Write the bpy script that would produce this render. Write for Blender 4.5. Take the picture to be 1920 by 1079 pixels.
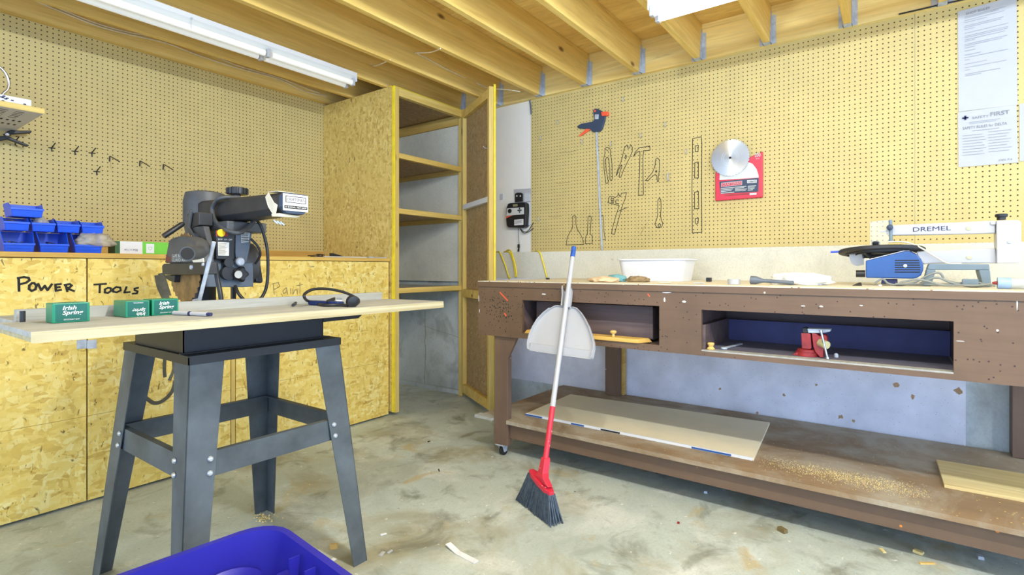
import bpy, bmesh, math, random
from math import radians, sin, cos, pi, atan2, sqrt
from mathutils import Vector, Matrix
random.seed(7)
for o in list(bpy.data.objects): bpy.data.objects.remove(o)
SC = bpy.context.scene
COL = SC.collection

# ------------------------------------------------------------------ camera, world, lights, exposure
CAMH = 1.085
TH = atan2(725, 993)
cam = bpy.data.cameras.new('camera'); camo = bpy.data.objects.new('camera', cam); COL.objects.link(camo)
camo.location = (0, 0, CAMH); camo.rotation_euler = (pi/2, 0, TH - pi/2)
cam.sensor_width = 36; cam.lens = 36*993/1920; cam.shift_y = -37.5/1920; cam.clip_start = .02
SC.camera = camo
SC.view_settings.view_transform = 'Standard'; SC.view_settings.look = 'None'
SC.view_settings.gamma = 1; SC.view_settings.use_curve_mapping = False
SC.view_settings.exposure = 0.68
W = bpy.data.worlds.new('world'); SC.world = W; W.use_nodes = True
bg = W.node_tree.nodes['Background']; bg.inputs[0].default_value = (.50, .68, 1.0, 1); bg.inputs[1].default_value = 2.35
def area(name, loc, sx, sy, power, col, rot=(0, 0, 0)):
    l = bpy.data.lights.new(name, 'AREA'); l.shape = 'RECTANGLE'; l.size = sx; l.size_y = sy; l.energy = power; l.color = col
    o = bpy.data.objects.new(name, l); COL.objects.link(o); o.location = loc; o.rotation_euler = rot; return o
# unseen all-round light rows: shop tubes above the camera, then added fill behind
def light_row(x, ys, z, power, col):
    for y in ys:
        l = bpy.data.lights.new('unseen_row_light', 'POINT'); l.energy = power; l.color = col; l.shadow_soft_size = .03
        o = bpy.data.objects.new('unseen_row_light', l); COL.objects.link(o); o.location = (x, y, z)
light_row(.95, (-1.6, -.8, 0, .7), 2.30, 31, (.86, .95, 1))
light_row(-.9, (-1.4, -.4, .6, 1.6), 2.30, 4.5, (.90, .97, 1))  # fill row added to lift the dim corner, not a known fixture
TUBE_ON = 1.25

# ------------------------------------------------------------------ measuring helpers (a pixel of the photograph -> a point on a real plane)
CC, SS = cos(TH), sin(TH)
def ray(u, v):
    a = (u-960)/993; b = (502-v)/993
    return Vector((CC+a*SS, SS-a*CC, b))
CP = Vector((0, 0, CAMH))
def PX(u, v, x): r = ray(u, v); return r*(x/r.x)+CP
def PY(u, v, y): r = ray(u, v); return r*(y/r.y)+CP
def PZ(u, v, z): r = ray(u, v); return r*((z-CAMH)/r.z)+CP
def PP(u, v, p, n): r = ray(u, v); return r*((p-CP).dot(n)/r.dot(n))+CP

# ------------------------------------------------------------------ materials
def lin(c):
    return tuple(((x/255)/12.92 if x/255 <= .04045 else ((x/255+.055)/1.055)**2.4) for x in c)
def rgba(c): return (*lin(c), 1)
class NT:
    def __init__(s, name):
        s.m = bpy.data.materials.new(name); s.m.use_nodes = True; s.t = s.m.node_tree
        s.b = s.t.nodes['Principled BSDF']
    def n(s, typ, **kw):
        x = s.t.nodes.new(typ)
        for k, v in kw.items():
            if k in x.inputs: x.inputs[k].default_value = v
            else: setattr(x, k, v)
        return x
    def l(s, a, b): s.t.links.new(a, b)
    def coord(s, scale=(1, 1, 1), rot=(0, 0, 0), kind='Object'):
        tc = s.n('ShaderNodeTexCoord'); mp = s.n('ShaderNodeMapping'); mp.inputs['Scale'].default_value = scale; mp.inputs['Rotation'].default_value = rot
        s.l(tc.outputs[kind], mp.inputs[0]); return mp.outputs[0]
    def noise(s, vec, scale, detail=3, rough=.5, dist=0):
        x = s.n('ShaderNodeTexNoise'); x.inputs['Scale'].default_value = scale; x.inputs['Detail'].default_value = detail
        x.inputs['Roughness'].default_value = rough; x.inputs['Distortion'].default_value = dist
        s.l(vec, x.inputs['Vector']); return x.outputs['Fac']
    def ramp(s, fac, stops, interp='LINEAR'):
        x = s.n('ShaderNodeValToRGB'); x.color_ramp.interpolation = interp
        e = x.color_ramp.elements
        while len(e) > 1: e.remove(e[-1])
        e[0].position = stops[0][0]; e[0].color = stops[0][1]
        for p, c in stops[1:]:
            k = e.new(p); k.color = c
        s.l(fac, x.inputs[0]); return x.outputs[0]
    def mix(s, fac, a, b, mode='MIX'):
        x = s.n('ShaderNodeMix'); x.data_type = 'RGBA'; x.blend_type = mode
        for val, sock in ((fac, x.inputs[0]), (a, x.inputs[6]), (b, x.inputs[7])):
            if hasattr(val, 'is_output'): s.l(val, sock)
            else: sock.default_value = val
        return x.outputs[2]
    def math(s, op, a, b=None):
        x = s.n('ShaderNodeMath'); x.operation = op
        for val, sock in ((a, x.inputs[0]), (b, x.inputs[1])):
            if val is None: continue
            if hasattr(val, 'is_output'): s.l(val, sock)
            else: sock.default_value = val
        return x.outputs[0]
    def bump(s, h, strength=.2, dist=.002):
        x = s.n('ShaderNodeBump'); x.inputs['Strength'].default_value = strength; x.inputs['Distance'].default_value = dist
        s.l(h, x.inputs['Height']); s.l(x.outputs[0], s.b.inputs['Normal'])
    def out(s, col, rough=.6, metal=0):
        if hasattr(col, 'is_output'): s.l(col, s.b.inputs['Base Color'])
        else: s.b.inputs['Base Color'].default_value = col
        if hasattr(rough, 'is_output'): s.l(rough, s.b.inputs['Roughness'])
        else: s.b.inputs['Roughness'].default_value = rough
        s.b.inputs['Metallic'].default_value = metal
        return s.m
BW = lambda v: (v, v, v, 1)
def paint(name, c, rough=.5, metal=0, var=.12, scale=14, bump=0):
    t = NT(name); v = t.coord(); n = t.noise(v, scale, 4, .6)
    a = tuple(x*(1-var) for x in lin(c))+(1,); b = tuple(min(1, x*(1+var)) for x in lin(c))+(1,)
    col = t.ramp(n, [(.3, a), (.7, b)])
    if bump: t.bump(t.noise(v, scale*6, 3), bump)
    return t.out(col, rough, metal)
def wood(name, c1, c2, axis='x', scale=9, knots=True, rough=.65, stretch=.06):
    t = NT(name)
    sc = {'x': (stretch, 1, 1), 'y': (1, stretch, 1), 'z': (1, 1, stretch)}[axis]
    v = t.coord(sc); n = t.noise(v, scale, 5, .6, 1.2)
    col = t.ramp(n, [(.3, rgba(c2)), (.5, rgba(tuple((p+q)/2 for p, q in zip(c1, c2)))), (.66, rgba(c1))])
    fine = t.noise(v, scale*9, 3, .6)
    col = t.mix(t.ramp(fine, [(.35, BW(.22)), (.6, BW(0))]), col, rgba(tuple(k*.72 for k in c2)))
    if knots:
        ks = {'x': (.45, 1, 1), 'y': (1, .45, 1), 'z': (1, 1, .45)}[axis]
        kv = t.coord(ks); vo = t.n('ShaderNodeTexVoronoi'); vo.inputs['Scale'].default_value = 8.5; t.l(kv, vo.inputs['Vector'])
        sel = t.n('ShaderNodeSeparateColor'); t.l(vo.outputs['Color'], sel.inputs[0])
        k = t.math('MULTIPLY', t.ramp(vo.outputs['Distance'], [(.07, BW(1)), (.17, BW(0))]), t.math('GREATER_THAN', sel.outputs[0], .66))
        col = t.mix(t.math('MULTIPLY', k, .9), col, rgba((104, 62, 20)))
    streak = t.noise(v, scale*2.3, 6, .7, 2.0)
    col = t.mix(t.ramp(streak, [(.6, BW(0)), (.72, BW(.55))]), col, rgba(tuple(k*.7 for k in c2)))
    t.bump(fine, .12, .001)
    return t.out(col, rough)
def osb(name, base, dark, light, scale=1.0):
    t = NT(name)
    v0 = t.coord(); wob = t.n('ShaderNodeTexNoise'); wob.inputs['Scale'].default_value = 14*scale; t.l(v0, wob.inputs['Vector'])
    vm = t.n('ShaderNodeVectorMath'); vm.operation = 'MULTIPLY_ADD'; t.l(wob.outputs['Color'], vm.inputs[0]); vm.inputs[1].default_value = (.035, .035, .035); t.l(v0, vm.inputs[2])
    cols = []
    for i, (rt, sc) in enumerate([((0, .35, .1), (17, 40, 46)), ((.4, 1.2, .35), (44, 40, 18)), ((-.3, -.7, -.4), (42, 46, 20)), ((.2, .8, -.2), (20, 44, 50))]):
        mp = t.n('ShaderNodeMapping'); mp.inputs['Rotation'].default_value = rt; mp.inputs['Scale'].default_value = tuple(q*scale for q in sc); mp.inputs['Location'].default_value = (i*3.1, i*1.7, i*2.3)
        t.l(vm.outputs[0], mp.inputs[0])
        vo = t.n('ShaderNodeTexVoronoi'); vo.inputs['Scale'].default_value = 1; t.l(mp.outputs[0], vo.inputs['Vector'])
        se = t.n('ShaderNodeSeparateColor'); t.l(vo.outputs['Color'], se.inputs[0])
        cols.append((se.outputs[0], se.outputs[1], vo.outputs['Distance']))
    md = lambda a, b, k: rgba(tuple(p*(1-k)+q*k for p, q in zip(a, b)))
    stops = [(0, md(base, dark, .8)), (.12, md(base, dark, .35)), (.35, rgba(base)), (.7, md(base, light, .4)), (1, rgba(light))]
    x = t.ramp(cols[0][0], stops)
    for k, th in ((1, .45), (2, .55), (3, .6)): x = t.mix(t.math('MULTIPLY', t.math('GREATER_THAN', cols[k][1], th), .75), x, t.ramp(cols[k][0], stops))
    big = t.noise(v0, 2.6*scale, 4); x = t.mix(t.ramp(big, [(.32, BW(.55)), (.62, BW(0))]), x, rgba(base))
    for rt, loc in (((.3, .8, .2), 0), ((-.4, -.6, .5), 7)):       # thin dark slivers
        fv = t.n('ShaderNodeMapping'); fv.inputs['Rotation'].default_value = rt; fv.inputs['Scale'].default_value = tuple(q*scale for q in (60, 60, 16)); fv.inputs['Location'].default_value = (loc, loc, loc); t.l(vm.outputs[0], fv.inputs[0])
        fl = t.noise(fv.outputs[0], 1, 2, .5, .6)
        x = t.mix(t.ramp(fl, [(.68, BW(0)), (.74, BW(.8))]), x, rgba(tuple(k*.5 for k in dark)))
    t.bump(cols[1][0], .12, .002)
    return t.out(x, .62)
def pegboard(name, c):
    t = NT(name); tc = t.n('ShaderNodeTexCoord'); sp = t.n('ShaderNodeSeparateXYZ'); t.l(tc.outputs['Object'], sp.inputs[0])
    def cell(axis):
        f = t.math('FRACT', t.math('DIVIDE', axis, .0254)); return t.math('POWER', t.math('SUBTRACT', f, .5), 2)
    hor = t.math('ADD', sp.outputs[0], sp.outputs[1])
    d = t.math('SQRT', t.math('ADD', cell(hor), cell(sp.outputs[2])))
    v = t.coord(); n = t.noise(v, 5, 4, .6); f = t.noise(v, 140, 2)
    col = t.ramp(n, [(.3, tuple(q*.93 for q in lin(c))+(1,)), (.7, tuple(q*1.06 for q in lin(c))+(1,))])
    col = t.mix(t.ramp(f, [(.3, BW(.2)), (.7, BW(0))]), col, tuple(q*.75 for q in lin(c))+(1,))
    hole = t.ramp(d, [(.12, BW(1)), (.155, BW(0))])
    col = t.mix(hole, col, rgba((64, 46, 12)))
    inv = t.ramp(d, [(.09, BW(0)), (.15, BW(1))]); t.bump(inv, .5, .003)
    return t.out(col, .6)
def concrete(name, c, stains, rough=.75, sc=1.0):
    t = NT(name); v = t.coord()
    n1 = t.noise(v, 1.6*sc, 6, .65, .4); col = t.ramp(n1, [(.3, tuple(q*.8 for q in lin(c))+(1,)), (.5, rgba(c)), (.72, tuple(min(1, q*1.14) for q in lin(c))+(1,))])
    for i, (cc, s2, lo, hi, amt) in enumerate(stains):
        mp = t.n('ShaderNodeMapping'); mp.inputs['Location'].default_value = (i*3.7+1, i*1.9, 0); t.l(v, mp.inputs[0])
        n = t.noise(mp.outputs[0], s2, 5, .62, .5)
        col = t.mix(t.ramp(n, [(lo, BW(0)), (hi, BW(amt))]), col, rgba(cc))
    g = t.noise(v, 90*sc, 3, .6)
    col = t.mix(t.ramp(g, [(.3, BW(.25)), (.55, BW(0))]), col, tuple(q*.55 for q in lin(c))+(1,))
    t.bump(g, .12, .002)
    return t.out(col, rough)
def speckled(name, c, specks, rough=.6, grain=None, wear=None):
    t = NT(name); v = t.coord()
    n = t.noise(v, 4, 5, .6); col = t.ramp(n, [(.3, tuple(q*.85 for q in lin(c))+(1,)), (.7, tuple(q*1.14 for q in lin(c))+(1,))])
    if grain:
        gv = t.coord(grain); g = t.noise(gv, 30, 4, .6); col = t.mix(t.ramp(g, [(.35, BW(.35)), (.55, BW(0))]), col, tuple(q*.72 for q in lin(c))+(1,)); t.bump(g, .15, .002)
    if wear:
        wc, s2, lo, hi, amt = wear
        col = t.mix(t.ramp(t.noise(v, s2, 6, .7, .6), [(lo, BW(0)), (hi, BW(amt))]), col, rgba(wc))
    for i, (sc, cc, rad, prob) in enumerate(specks):
        mp = t.n('ShaderNodeMapping'); mp.inputs['Location'].default_value = (i*2.3, i*1.1, i*.7); t.l(v, mp.inputs[0])
        vo = t.n('ShaderNodeTexVoronoi'); vo.inputs['Scale'].default_value = sc; t.l(mp.outputs[0], vo.inputs['Vector'])
        se = t.n('ShaderNodeSeparateColor'); t.l(vo.outputs['Color'], se.inputs[0])
        m = t.math('MULTIPLY', t.math('LESS_THAN', vo.outputs['Distance'], rad), t.math('GREATER_THAN', se.outputs[0], 1-prob))
        col = t.mix(m, col, rgba(cc))
    return t.out(col, rough)
def glow(name, c, s):
    t = NT(name); t.b.inputs['Base Color'].default_value = rgba(c); t.b.inputs['Emission Color'].default_value = rgba(c); t.b.inputs['Emission Strength'].default_value = s
    return t.m
def clear(name, c, alpha, rough=.25):
    t = NT(name); v = t.coord(); n = t.noise(v, 30, 3)
    col = t.ramp(n, [(.3, tuple(q*.8 for q in lin(c))+(1,)), (.7, rgba(c))]); t.bump(n, .5, .01)
    t.b.inputs['Alpha'].default_value = alpha
    return t.out(col, rough)

m_peg = pegboard('pegboard_tan', (206, 186, 122))
m_osb = osb('strand_board', (234, 203, 102), (186, 142, 52), (246, 230, 156), 1.2)
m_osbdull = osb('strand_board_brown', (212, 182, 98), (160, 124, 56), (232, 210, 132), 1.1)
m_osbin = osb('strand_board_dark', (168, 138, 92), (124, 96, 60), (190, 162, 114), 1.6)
m_joistx = wood('joist_wood_x', (242, 210, 124), (222, 180, 90), 'x', 7)
m_ledger = wood('joist_wood_y', (248, 224, 150), (232, 196, 112), 'y', 7)
m_sub = wood('subfloor_plywood', (244, 210, 128), (218, 174, 94), 'y', 5, knots=False, stretch=.18)
m_pinez = wood('pine_upright', (232, 206, 126), (212, 178, 92), 'z', 9)
m_pinex = wood('pine_rail', (234, 206, 120), (212, 172, 82), 'x', 9)
m_piney = wood('pine_rail_deep', (228, 198, 116), (204, 164, 82), 'y', 9)
m_top = wood('worktop_wood', (228, 190, 98), (196, 148, 66), 'x', 8)
m_yellow = paint('yellow_edge_paint', (240, 214, 44), .5)
m_drywall = paint('white_drywall', (238, 236, 228), .8, var=.03, scale=4)
m_cream = concrete('cream_drywall', (216, 214, 198), [((206, 196, 160), 6, .6, .75, .35), ((150, 140, 120), 26, .68, .74, .5)], .8)
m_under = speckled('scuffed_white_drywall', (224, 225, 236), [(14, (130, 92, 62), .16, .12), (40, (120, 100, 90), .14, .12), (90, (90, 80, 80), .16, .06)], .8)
m_conc = concrete('foundation_concrete', (204, 212, 212), [((140, 148, 146), 5, .5, .7, .6), ((206, 206, 196), 9, .58, .7, .4)])
m_floor = concrete('floor_concrete', (188, 198, 190), [((150, 138, 100), 1.4, .5, .64, .7), ((222, 224, 216), 2.6, .52, .68, .7), ((112, 112, 96), 4.2, .56, .68, .7),
    ((186, 160, 92), 3.3, .6, .7, .6), ((150, 156, 146), 8, .55, .66, .5), ((240, 240, 234), 30, .66, .71, .9), ((84, 78, 62), 44, .69, .73, .85), ((214, 196, 110), 16, .7, .75, .6)], .6)
m_brown = speckled('brown_bench_paint', (110, 86, 66), [(60, (60, 40, 36), .18, .1), (34, (226, 214, 190), .13, .07), (22, (214, 180, 90), .1, .06), (16, (226, 132, 50), .1, .03), (9, (236, 232, 226), .09, .1)], .55, (1, .06, 1))
m_brownp = speckled('brown_post_paint', (112, 88, 72), [(40, (226, 214, 190), .12, .05)], .6, (1, 1, .08))
m_shelf = speckled('worn_shelf_wood', (146, 120, 88), [(70, (226, 190, 110), .2, .1)], .7, (1, .05, 1), ((174, 164, 144), 2.0, .42, .6, .8))
m_benchtop = speckled('paint_crusted_top', (226, 216, 192), [(60, (150, 120, 92), .25, .2), (30, (240, 238, 230), .25, .2)], .6)
m_ply = wood('pale_plywood', (182, 183, 178), (154, 154, 146), 'x', 8, knots=False)
m_plyedge = wood('plywood_edge', (198, 188, 152), (164, 148, 106), 'x', 30, knots=False, stretch=.02)
m_plyshelf = wood('pale_plywood_offcut', (234, 212, 152), (212, 182, 118), 'y', 8, knots=False)
m_card = paint('cream_board', (232, 220, 188), .75, var=.05, scale=5)
m_steel = paint('dusty_dark_steel', (82, 89, 93), .55, .1, .38, 6)
m_steelb = paint('black_steel', (36, 38, 42), .5, .1, .2, 8)
m_black = paint('black_plastic', (32, 33, 36), .42, 0, .2, 10)
m_saw = paint('dusty_grey_black', (74, 76, 78), .5, .1, .25, 12)
m_sawd = paint('dark_casting', (46, 46, 48), .5, .1, .3, 12)
m_sawl = paint('slate_casting', (96, 106, 118), .5, .1, .15, 12)
m_chrome = paint('bright_steel', (200, 202, 205), .28, .9, .06, 20)
m_galv = paint('galvanised_steel', (186, 194, 204), .42, .15, .2, 30)
m_bolt = paint('zinc_bolt', (205, 208, 212), .35, .6, .05)
m_dirty = paint('rusty_blade', (132, 104, 66), .55, .3, .35, 25)
m_white = paint('white_enamel', (224, 224, 222), .4, 0, .03, 6)
m_plw = paint('white_plastic', (182, 183, 186), .35, 0, .03, 6)
m_paper = paint('white_paper', (184, 187, 192), .85, 0, .03, 6)
m_grey = paint('grey_plastic', (196, 200, 206), .45, 0, .05, 8)
m_blue = paint('blue_bin_plastic', (16, 84, 220), .35, 0, .12, 8)
m_tote = paint('royal_blue_tote', (46, 42, 160), .38, 0, .08, 4)
m_sblue = paint('blue_housing', (40, 84, 150), .4, 0, .12, 9)
m_sgrey = paint('grey_blue_base', (112, 130, 142), .5, 0, .1, 9)
m_navy = paint('navy_pencil_ink', (44, 48, 88), .8, 0, .05)
m_ink = paint('black_marker_ink', (38, 36, 32), .85, 0, .1)
m_ghost = paint('pencil_ink', (140, 116, 74), .85, 0, .1)
m_spray = paint('grey_spray_paint', (92, 88, 74), .85, 0, .3, 20)
m_red = paint('red_enamel', (150, 42, 42), .45, 0, .35, 25)
m_broomred = speckled('worn_red_plastic', (214, 44, 66), [(70, (236, 190, 190), .25, .15)], .45)
m_pink = paint('package_red', (206, 42, 66), .4, 0, .06)
m_orange = paint('orange_plastic', (250, 96, 60), .4)
m_clampblue = paint('slate_blue_plastic', (48, 64, 88), .5)
m_green = paint('soap_box_green', (10, 128, 92), .32, 0, .05)
m_greend = paint('soap_box_dark_green', (6, 92, 78), .32, 0, .05)
m_lime = paint('lime_carton', (112, 200, 56), .5, 0, .05)
m_dgreen = paint('dark_green_carton', (52, 92, 50), .5, 0, .05)
m_ycord = paint('yellow_cord', (240, 214, 40), .4)
m_cable = paint('white_cable', (226, 214, 180), .5)
m_gcord = paint('grey_cord', (128, 134, 132), .5)
m_bristle = paint('slate_bristle', (66, 78, 92), .6, 0, .4, 60)
m_rag = paint('white_cloth', (236, 234, 230), .9, 0, .06, 30)
m_tape = paint('masking_tape', (232, 222, 196), .6, 0, .06, 10)
m_yellowbtn = paint('yellow_button', (252, 196, 20), .4, 0, .02)
m_knob = wood('turned_pine', (240, 206, 130), (222, 178, 96), 'z', 20, knots=False)
m_drwood = wood('drawer_pine', (238, 204, 116), (212, 164, 78), 'y', 9, knots=False)
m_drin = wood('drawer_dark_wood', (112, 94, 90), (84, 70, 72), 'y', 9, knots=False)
m_bag = clear('clear_grey_plastic_bag', (222, 214, 196), .55)
m_bottle = clear('hazy_clear_plastic', (206, 214, 214), .7, .2)
m_saw_dust = paint('sawdust_gold', (240, 216, 150), .9, 0, .2, 40)
m_tubeon = glow('lit_tube', (246, 250, 255), TUBE_ON)
m_tubeoff = glow('dim_tube', (226, 224, 214), .2)
t_ = NT('saw_plate_steel'); t_.b.inputs['Anisotropic'].default_value = .85; tn_ = t_.n('ShaderNodeTangent'); tn_.direction_type = 'RADIAL'; tn_.axis = 'X'; t_.l(tn_.outputs[0], t_.b.inputs['Tangent'])
m_metaldisc = t_.out(rgba((176, 180, 182)), .3, .95)
m_tub = paint('bright_white_tub', (228, 229, 232), .35, 0, .02)
m_olive = paint('olive_panel', (146, 142, 104), .5)
m_label = paint('label_grey', (206, 208, 204), .6, 0, .04)
m_rubber = paint('black_rubber', (30, 30, 32), .7)
m_copper = paint('dull_brass', (206, 200, 150), .4, .4)
m_bluegrip = paint('blue_grip', (40, 86, 168), .4, 0, .3, 60)
m_tray = paint('painted_shade_wood', (98, 96, 112), .7, 0, .12, 12)  # bluish shade of the open bay put into the wood colour
m_trayb = paint('painted_shade_board', (66, 68, 112), .7, 0, .12, 12)  # cool shade at the back of the bay, painted into the board
t_ = NT('clear_sheet'); t_.b.inputs['Alpha'].default_value = .22; m_vinyl = t_.out(rgba((226, 228, 224)), .12)
m_torn = paint('torn_paper_brown', (176, 142, 108), .9, 0, .2, 40)
# ------------------------------------------------------------------ geometry helpers
ORG = {}
def V(*a): return Vector(a[0]) if len(a) == 1 else Vector(a)
class MB:
    def __init__(s): s.v = []; s.f = []; s.mi = []; s.k = 0
    def face(s, pts):
        b = len(s.v); s.v += [tuple(p) for p in pts]; s.f.append(list(range(b, b+len(pts)))); s.mi.append(s.k)
    def hull(s, bot, top):          # two matching polygons -> closed prism
        n = len(bot); b = len(s.v); s.v += [tuple(p) for p in bot]+[tuple(p) for p in top]
        s.f.append([b+i for i in range(n)][::-1]); s.f.append([b+n+i for i in range(n)])
        for i in range(n): j = (i+1) % n; s.f.append([b+i, b+j, b+n+j, b+n+i])
        s.mi += [s.k]*(n+2); return s
    def box(s, x0, x1, y0, y1, z0, z1):
        q = [(x0, y0), (x1, y0), (x1, y1), (x0, y1)]
        return s.hull([(x, y, z0) for x, y in q], [(x, y, z1) for x, y in q])
    def obox(s, c, size, ex=(1, 0, 0), ey=(0, 1, 0), ez=(0, 0, 1)):
        ex, ey, ez = V(ex)*size[0]/2, V(ey)*size[1]/2, V(ez)*size[2]/2; c = V(c)
        q = [(-1, -1), (1, -1), (1, 1), (-1, 1)]
        return s.hull([c+ex*a+ey*b-ez for a, b in q], [c+ex*a+ey*b+ez for a, b in q])
    def prism(s, poly, ext):
        e = V(ext); return s.hull([V(p) for p in poly], [V(p)+e for p in poly])
    def rings(s, rs, cap=True, closed=False):
        b = len(s.v); n = len(rs[0])
        for r in rs: s.v += [tuple(p) for p in r]
        m = len(rs)
        for i in range(m if closed else m-1):
            for j in range(n):
                a = i*n+j; c = i*n+(j+1) % n; a2 = ((i+1) % m)*n+j; c2 = ((i+1) % m)*n+(j+1) % n
                s.f.append([b+a, b+c, b+c2, b+a2]); s.mi.append(s.k)
        if cap and not closed:
            s.f.append([b+j for j in range(n)][::-1]); s.f.append([b+(m-1)*n+j for j in range(n)]); s.mi += [s.k]*2
        return s
    def tube(s, pts, r, n=8, closed=False, smooth=0):
        pts = [V(p) for p in pts]
        if smooth: pts = spline(pts, smooth, closed)
        rs = []; up = None; m = len(pts)
        for i, p in enumerate(pts):
            if closed: d = pts[(i+1) % m]-pts[i-1]
            else: d = pts[min(i+1, m-1)]-pts[max(i-1, 0)]
            d = d.normalized() if d.length > 1e-9 else Vector((0, 0, 1))
            if up is None: up = Vector((0, 0, 1)) if abs(d.z) < .9 else Vector((1, 0, 0))
            a = d.cross(up)
            if a.length < 1e-6: a = d.orthogonal()
            a.normalize(); b = a.cross(d).normalized(); up = b
            rr = r[i*len(r)//m] if isinstance(r, (list, tuple)) else r
            rs.append([p+a*rr*cos(2*pi*k/n)+b*rr*sin(2*pi*k/n) for k in range(n)])
        return s.rings(rs, closed=closed)
    def lathe(s, o, axis, prof, n=20):
        o = V(o); d = V(axis).normalized(); a = d.orthogonal().normalized(); b = d.cross(a)
        return s.rings([[o+d*h+a*max(r, 1e-4)*cos(2*pi*k/n)+b*max(r, 1e-4)*sin(2*pi*k/n) for k in range(n)] for r, h in prof])
    def cyl(s, p0, p1, r0, r1=None, n=16):
        p0, p1 = V(p0), V(p1); return s.lathe(p0, p1-p0, [(r0, 0), (r0 if r1 is None else r1, (p1-p0).length)], n)
    def stroke(s, pts, w, n, off=0):            # flat pen stroke lying on a surface with normal n
        n = V(n).normalized(); pts = [V(p)+n*off for p in pts]
        for i in range(len(pts)-1):
            d = pts[i+1]-pts[i]
            if d.length < 1e-6: continue
            d.normalize(); q = n.cross(d)*w/2; e = d*w*.35; pf = n*((len(s.f) % 17)*2.5e-5)
            s.face([pts[i]-e-q+pf, pts[i+1]+e-q+pf, pts[i+1]+e+q+pf, pts[i]-e+q+pf])
        return s
    def build(s, name, mats, parent=None, bevel=0, smooth=None, loc=None):
        if not isinstance(mats, (list, tuple)): mats = [mats]
        vs = [Vector(p) for p in s.v]
        if parent is not None: o = ORG[parent.name]
        elif loc is not None: o = V(loc)
        else:
            xs, ys, zs = zip(*s.v); o = Vector(((min(xs)+max(xs))/2, (min(ys)+max(ys))/2, min(zs)))
        me = bpy.data.meshes.new(name); me.from_pydata([tuple(p-o) for p in vs], [], s.f)
        for m in mats: me.materials.append(m)
        for p, k in zip(me.polygons, s.mi): p.material_index = k
        bm = bmesh.new(); bm.from_mesh(me); bmesh.ops.recalc_face_normals(bm, faces=bm.faces); bm.to_mesh(me); bm.free()
        ob = bpy.data.objects.new(name, me); COL.objects.link(ob)
        if parent is not None: ob.parent = parent; ORG[ob.name] = o
        else: ob.location = o; ORG[ob.name] = o
        if smooth:
            for p in me.polygons: p.use_smooth = True
            me.set_sharp_from_angle(angle=radians(smooth))
        if bevel:
            b = ob.modifiers.new('bevel', 'BEVEL'); b.width = bevel; b.segments = 2; b.limit_method = 'ANGLE'; b.angle_limit = radians(40)
        return ob
def spline(pts, k=6, closed=False):
    out = []; n = len(pts)
    for i in range(n if closed else n-1):
        g = (lambda j: pts[j % n]) if closed else (lambda j: pts[max(0, min(n-1, j))])
        p0, p1, p2, p3 = g(i-1), g(i), g(i+1), g(i+2)
        for t in range(k):
            t /= k
            out.append(.5*((2*p1)+(p2-p0)*t+(2*p0-5*p1+4*p2-p3)*t*t+(3*p1-p0-3*p2+p3)*t**3))
    if not closed: out.append(pts[-1])
    return out
def tag(o, label, cat, group=None):
    o['label'] = label; o['category'] = cat
    if group: o['group'] = group
    return o
def thing(name, label, cat, loc, group=None):
    o = bpy.data.objects.new(name, None); o.empty_display_size = .1; COL.objects.link(o); o.location = loc; ORG[o.name] = V(loc)
    return tag(o, label, cat, group)
def struct(o): o['kind'] = 'structure'; return o
def stuff(o): o['kind'] = 'stuff'; return o
def text(name, s, mat, o, ex, ey, w, h, parent, shear=0, bold=0, off=.0006, flip=False):
    cu = bpy.data.curves.new(name, 'FONT'); cu.body = s; cu.shear = shear; cu.offset = bold; cu.space_line = .85; cu.resolution_u = 3
    t = bpy.data.objects.new(name, cu); COL.objects.link(t)
    dg = bpy.context.evaluated_depsgraph_get(); me = bpy.data.meshes.new_from_object(t.evaluated_get(dg))
    bpy.data.objects.remove(t)
    xs = [v.co.x for v in me.vertices]; ys = [v.co.y for v in me.vertices]
    x0, x1, y0, y1 = min(xs), max(xs), min(ys), max(ys)
    ex, ey, o = V(ex).normalized(), V(ey).normalized(), V(o); n = ex.cross(ey); base = ORG[parent.name]
    for v in me.vertices:
        a, b = (v.co.x-x0)/(x1-x0)*w, (v.co.y-y0)/(y1-y0)*h
        if flip: a, b = w-a, h-b
        v.co = o+ex*a+ey*b+n*off-base
    me.materials.clear(); me.materials.append(mat)
    ob = bpy.data.objects.new(name, me); COL.objects.link(ob); ob.parent = parent; ORG[ob.name] = base
    return ob
def copy_tree(o, parent=None):
    c = o.copy(); COL.objects.link(c)
    if parent: c.parent = parent
    for ch in [k for k in o.children]: copy_tree(ch, c)
    return c
def B(*a): return MB().box(*a)

# ------------------------------------------------------------------ the room
RX, LX, LY, FY = 3.51, 3.40, 3.84, 3.015      # upper right wall, foundation ledge, left wall, low cabinet front
JB, CT = 2.42, 2.65                           # joist underside, subfloor
floor = struct(B(-2.2, 3.9, -2.6, 4.2, -.1, 0).build('floor', m_floor, loc=(0, 0, 0)))
wl = struct(B(-2.2, 3.9, LY, LY+.12, 0, CT).build('wall_left', m_drywall, loc=(0, LY, 0)))
for i in range(2):
    x1 = 3.05-2.4384*i; B(x1-2.4384+.001, x1-.001, LY-.006, LY-.0005, 1.215, 2.434).build('pegboard_panel', m_peg, wl)
B(-2.0, 3.3, LY-.022, LY-.0005, 1.15, 1.2145).build('wall_rail', m_top, wl)
B(-2.2, 3.4, LY-.06, LY-.0005, JB+.015, CT-.002).build('top_plate', m_joistx, wl)
wr = struct(B(RX, RX+.12, -2.6, LY, 0, CT).build('wall_right', m_drywall, loc=(RX, 0, 0)))
y0 = 2.37
for i in range(2):
    B(RX-.006, RX-.0005, y0-2.4384*(i+1)+.001, y0-2.4384*i-.001, 1.205, 2.425).build('pegboard_panel', m_peg, wr)
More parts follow.
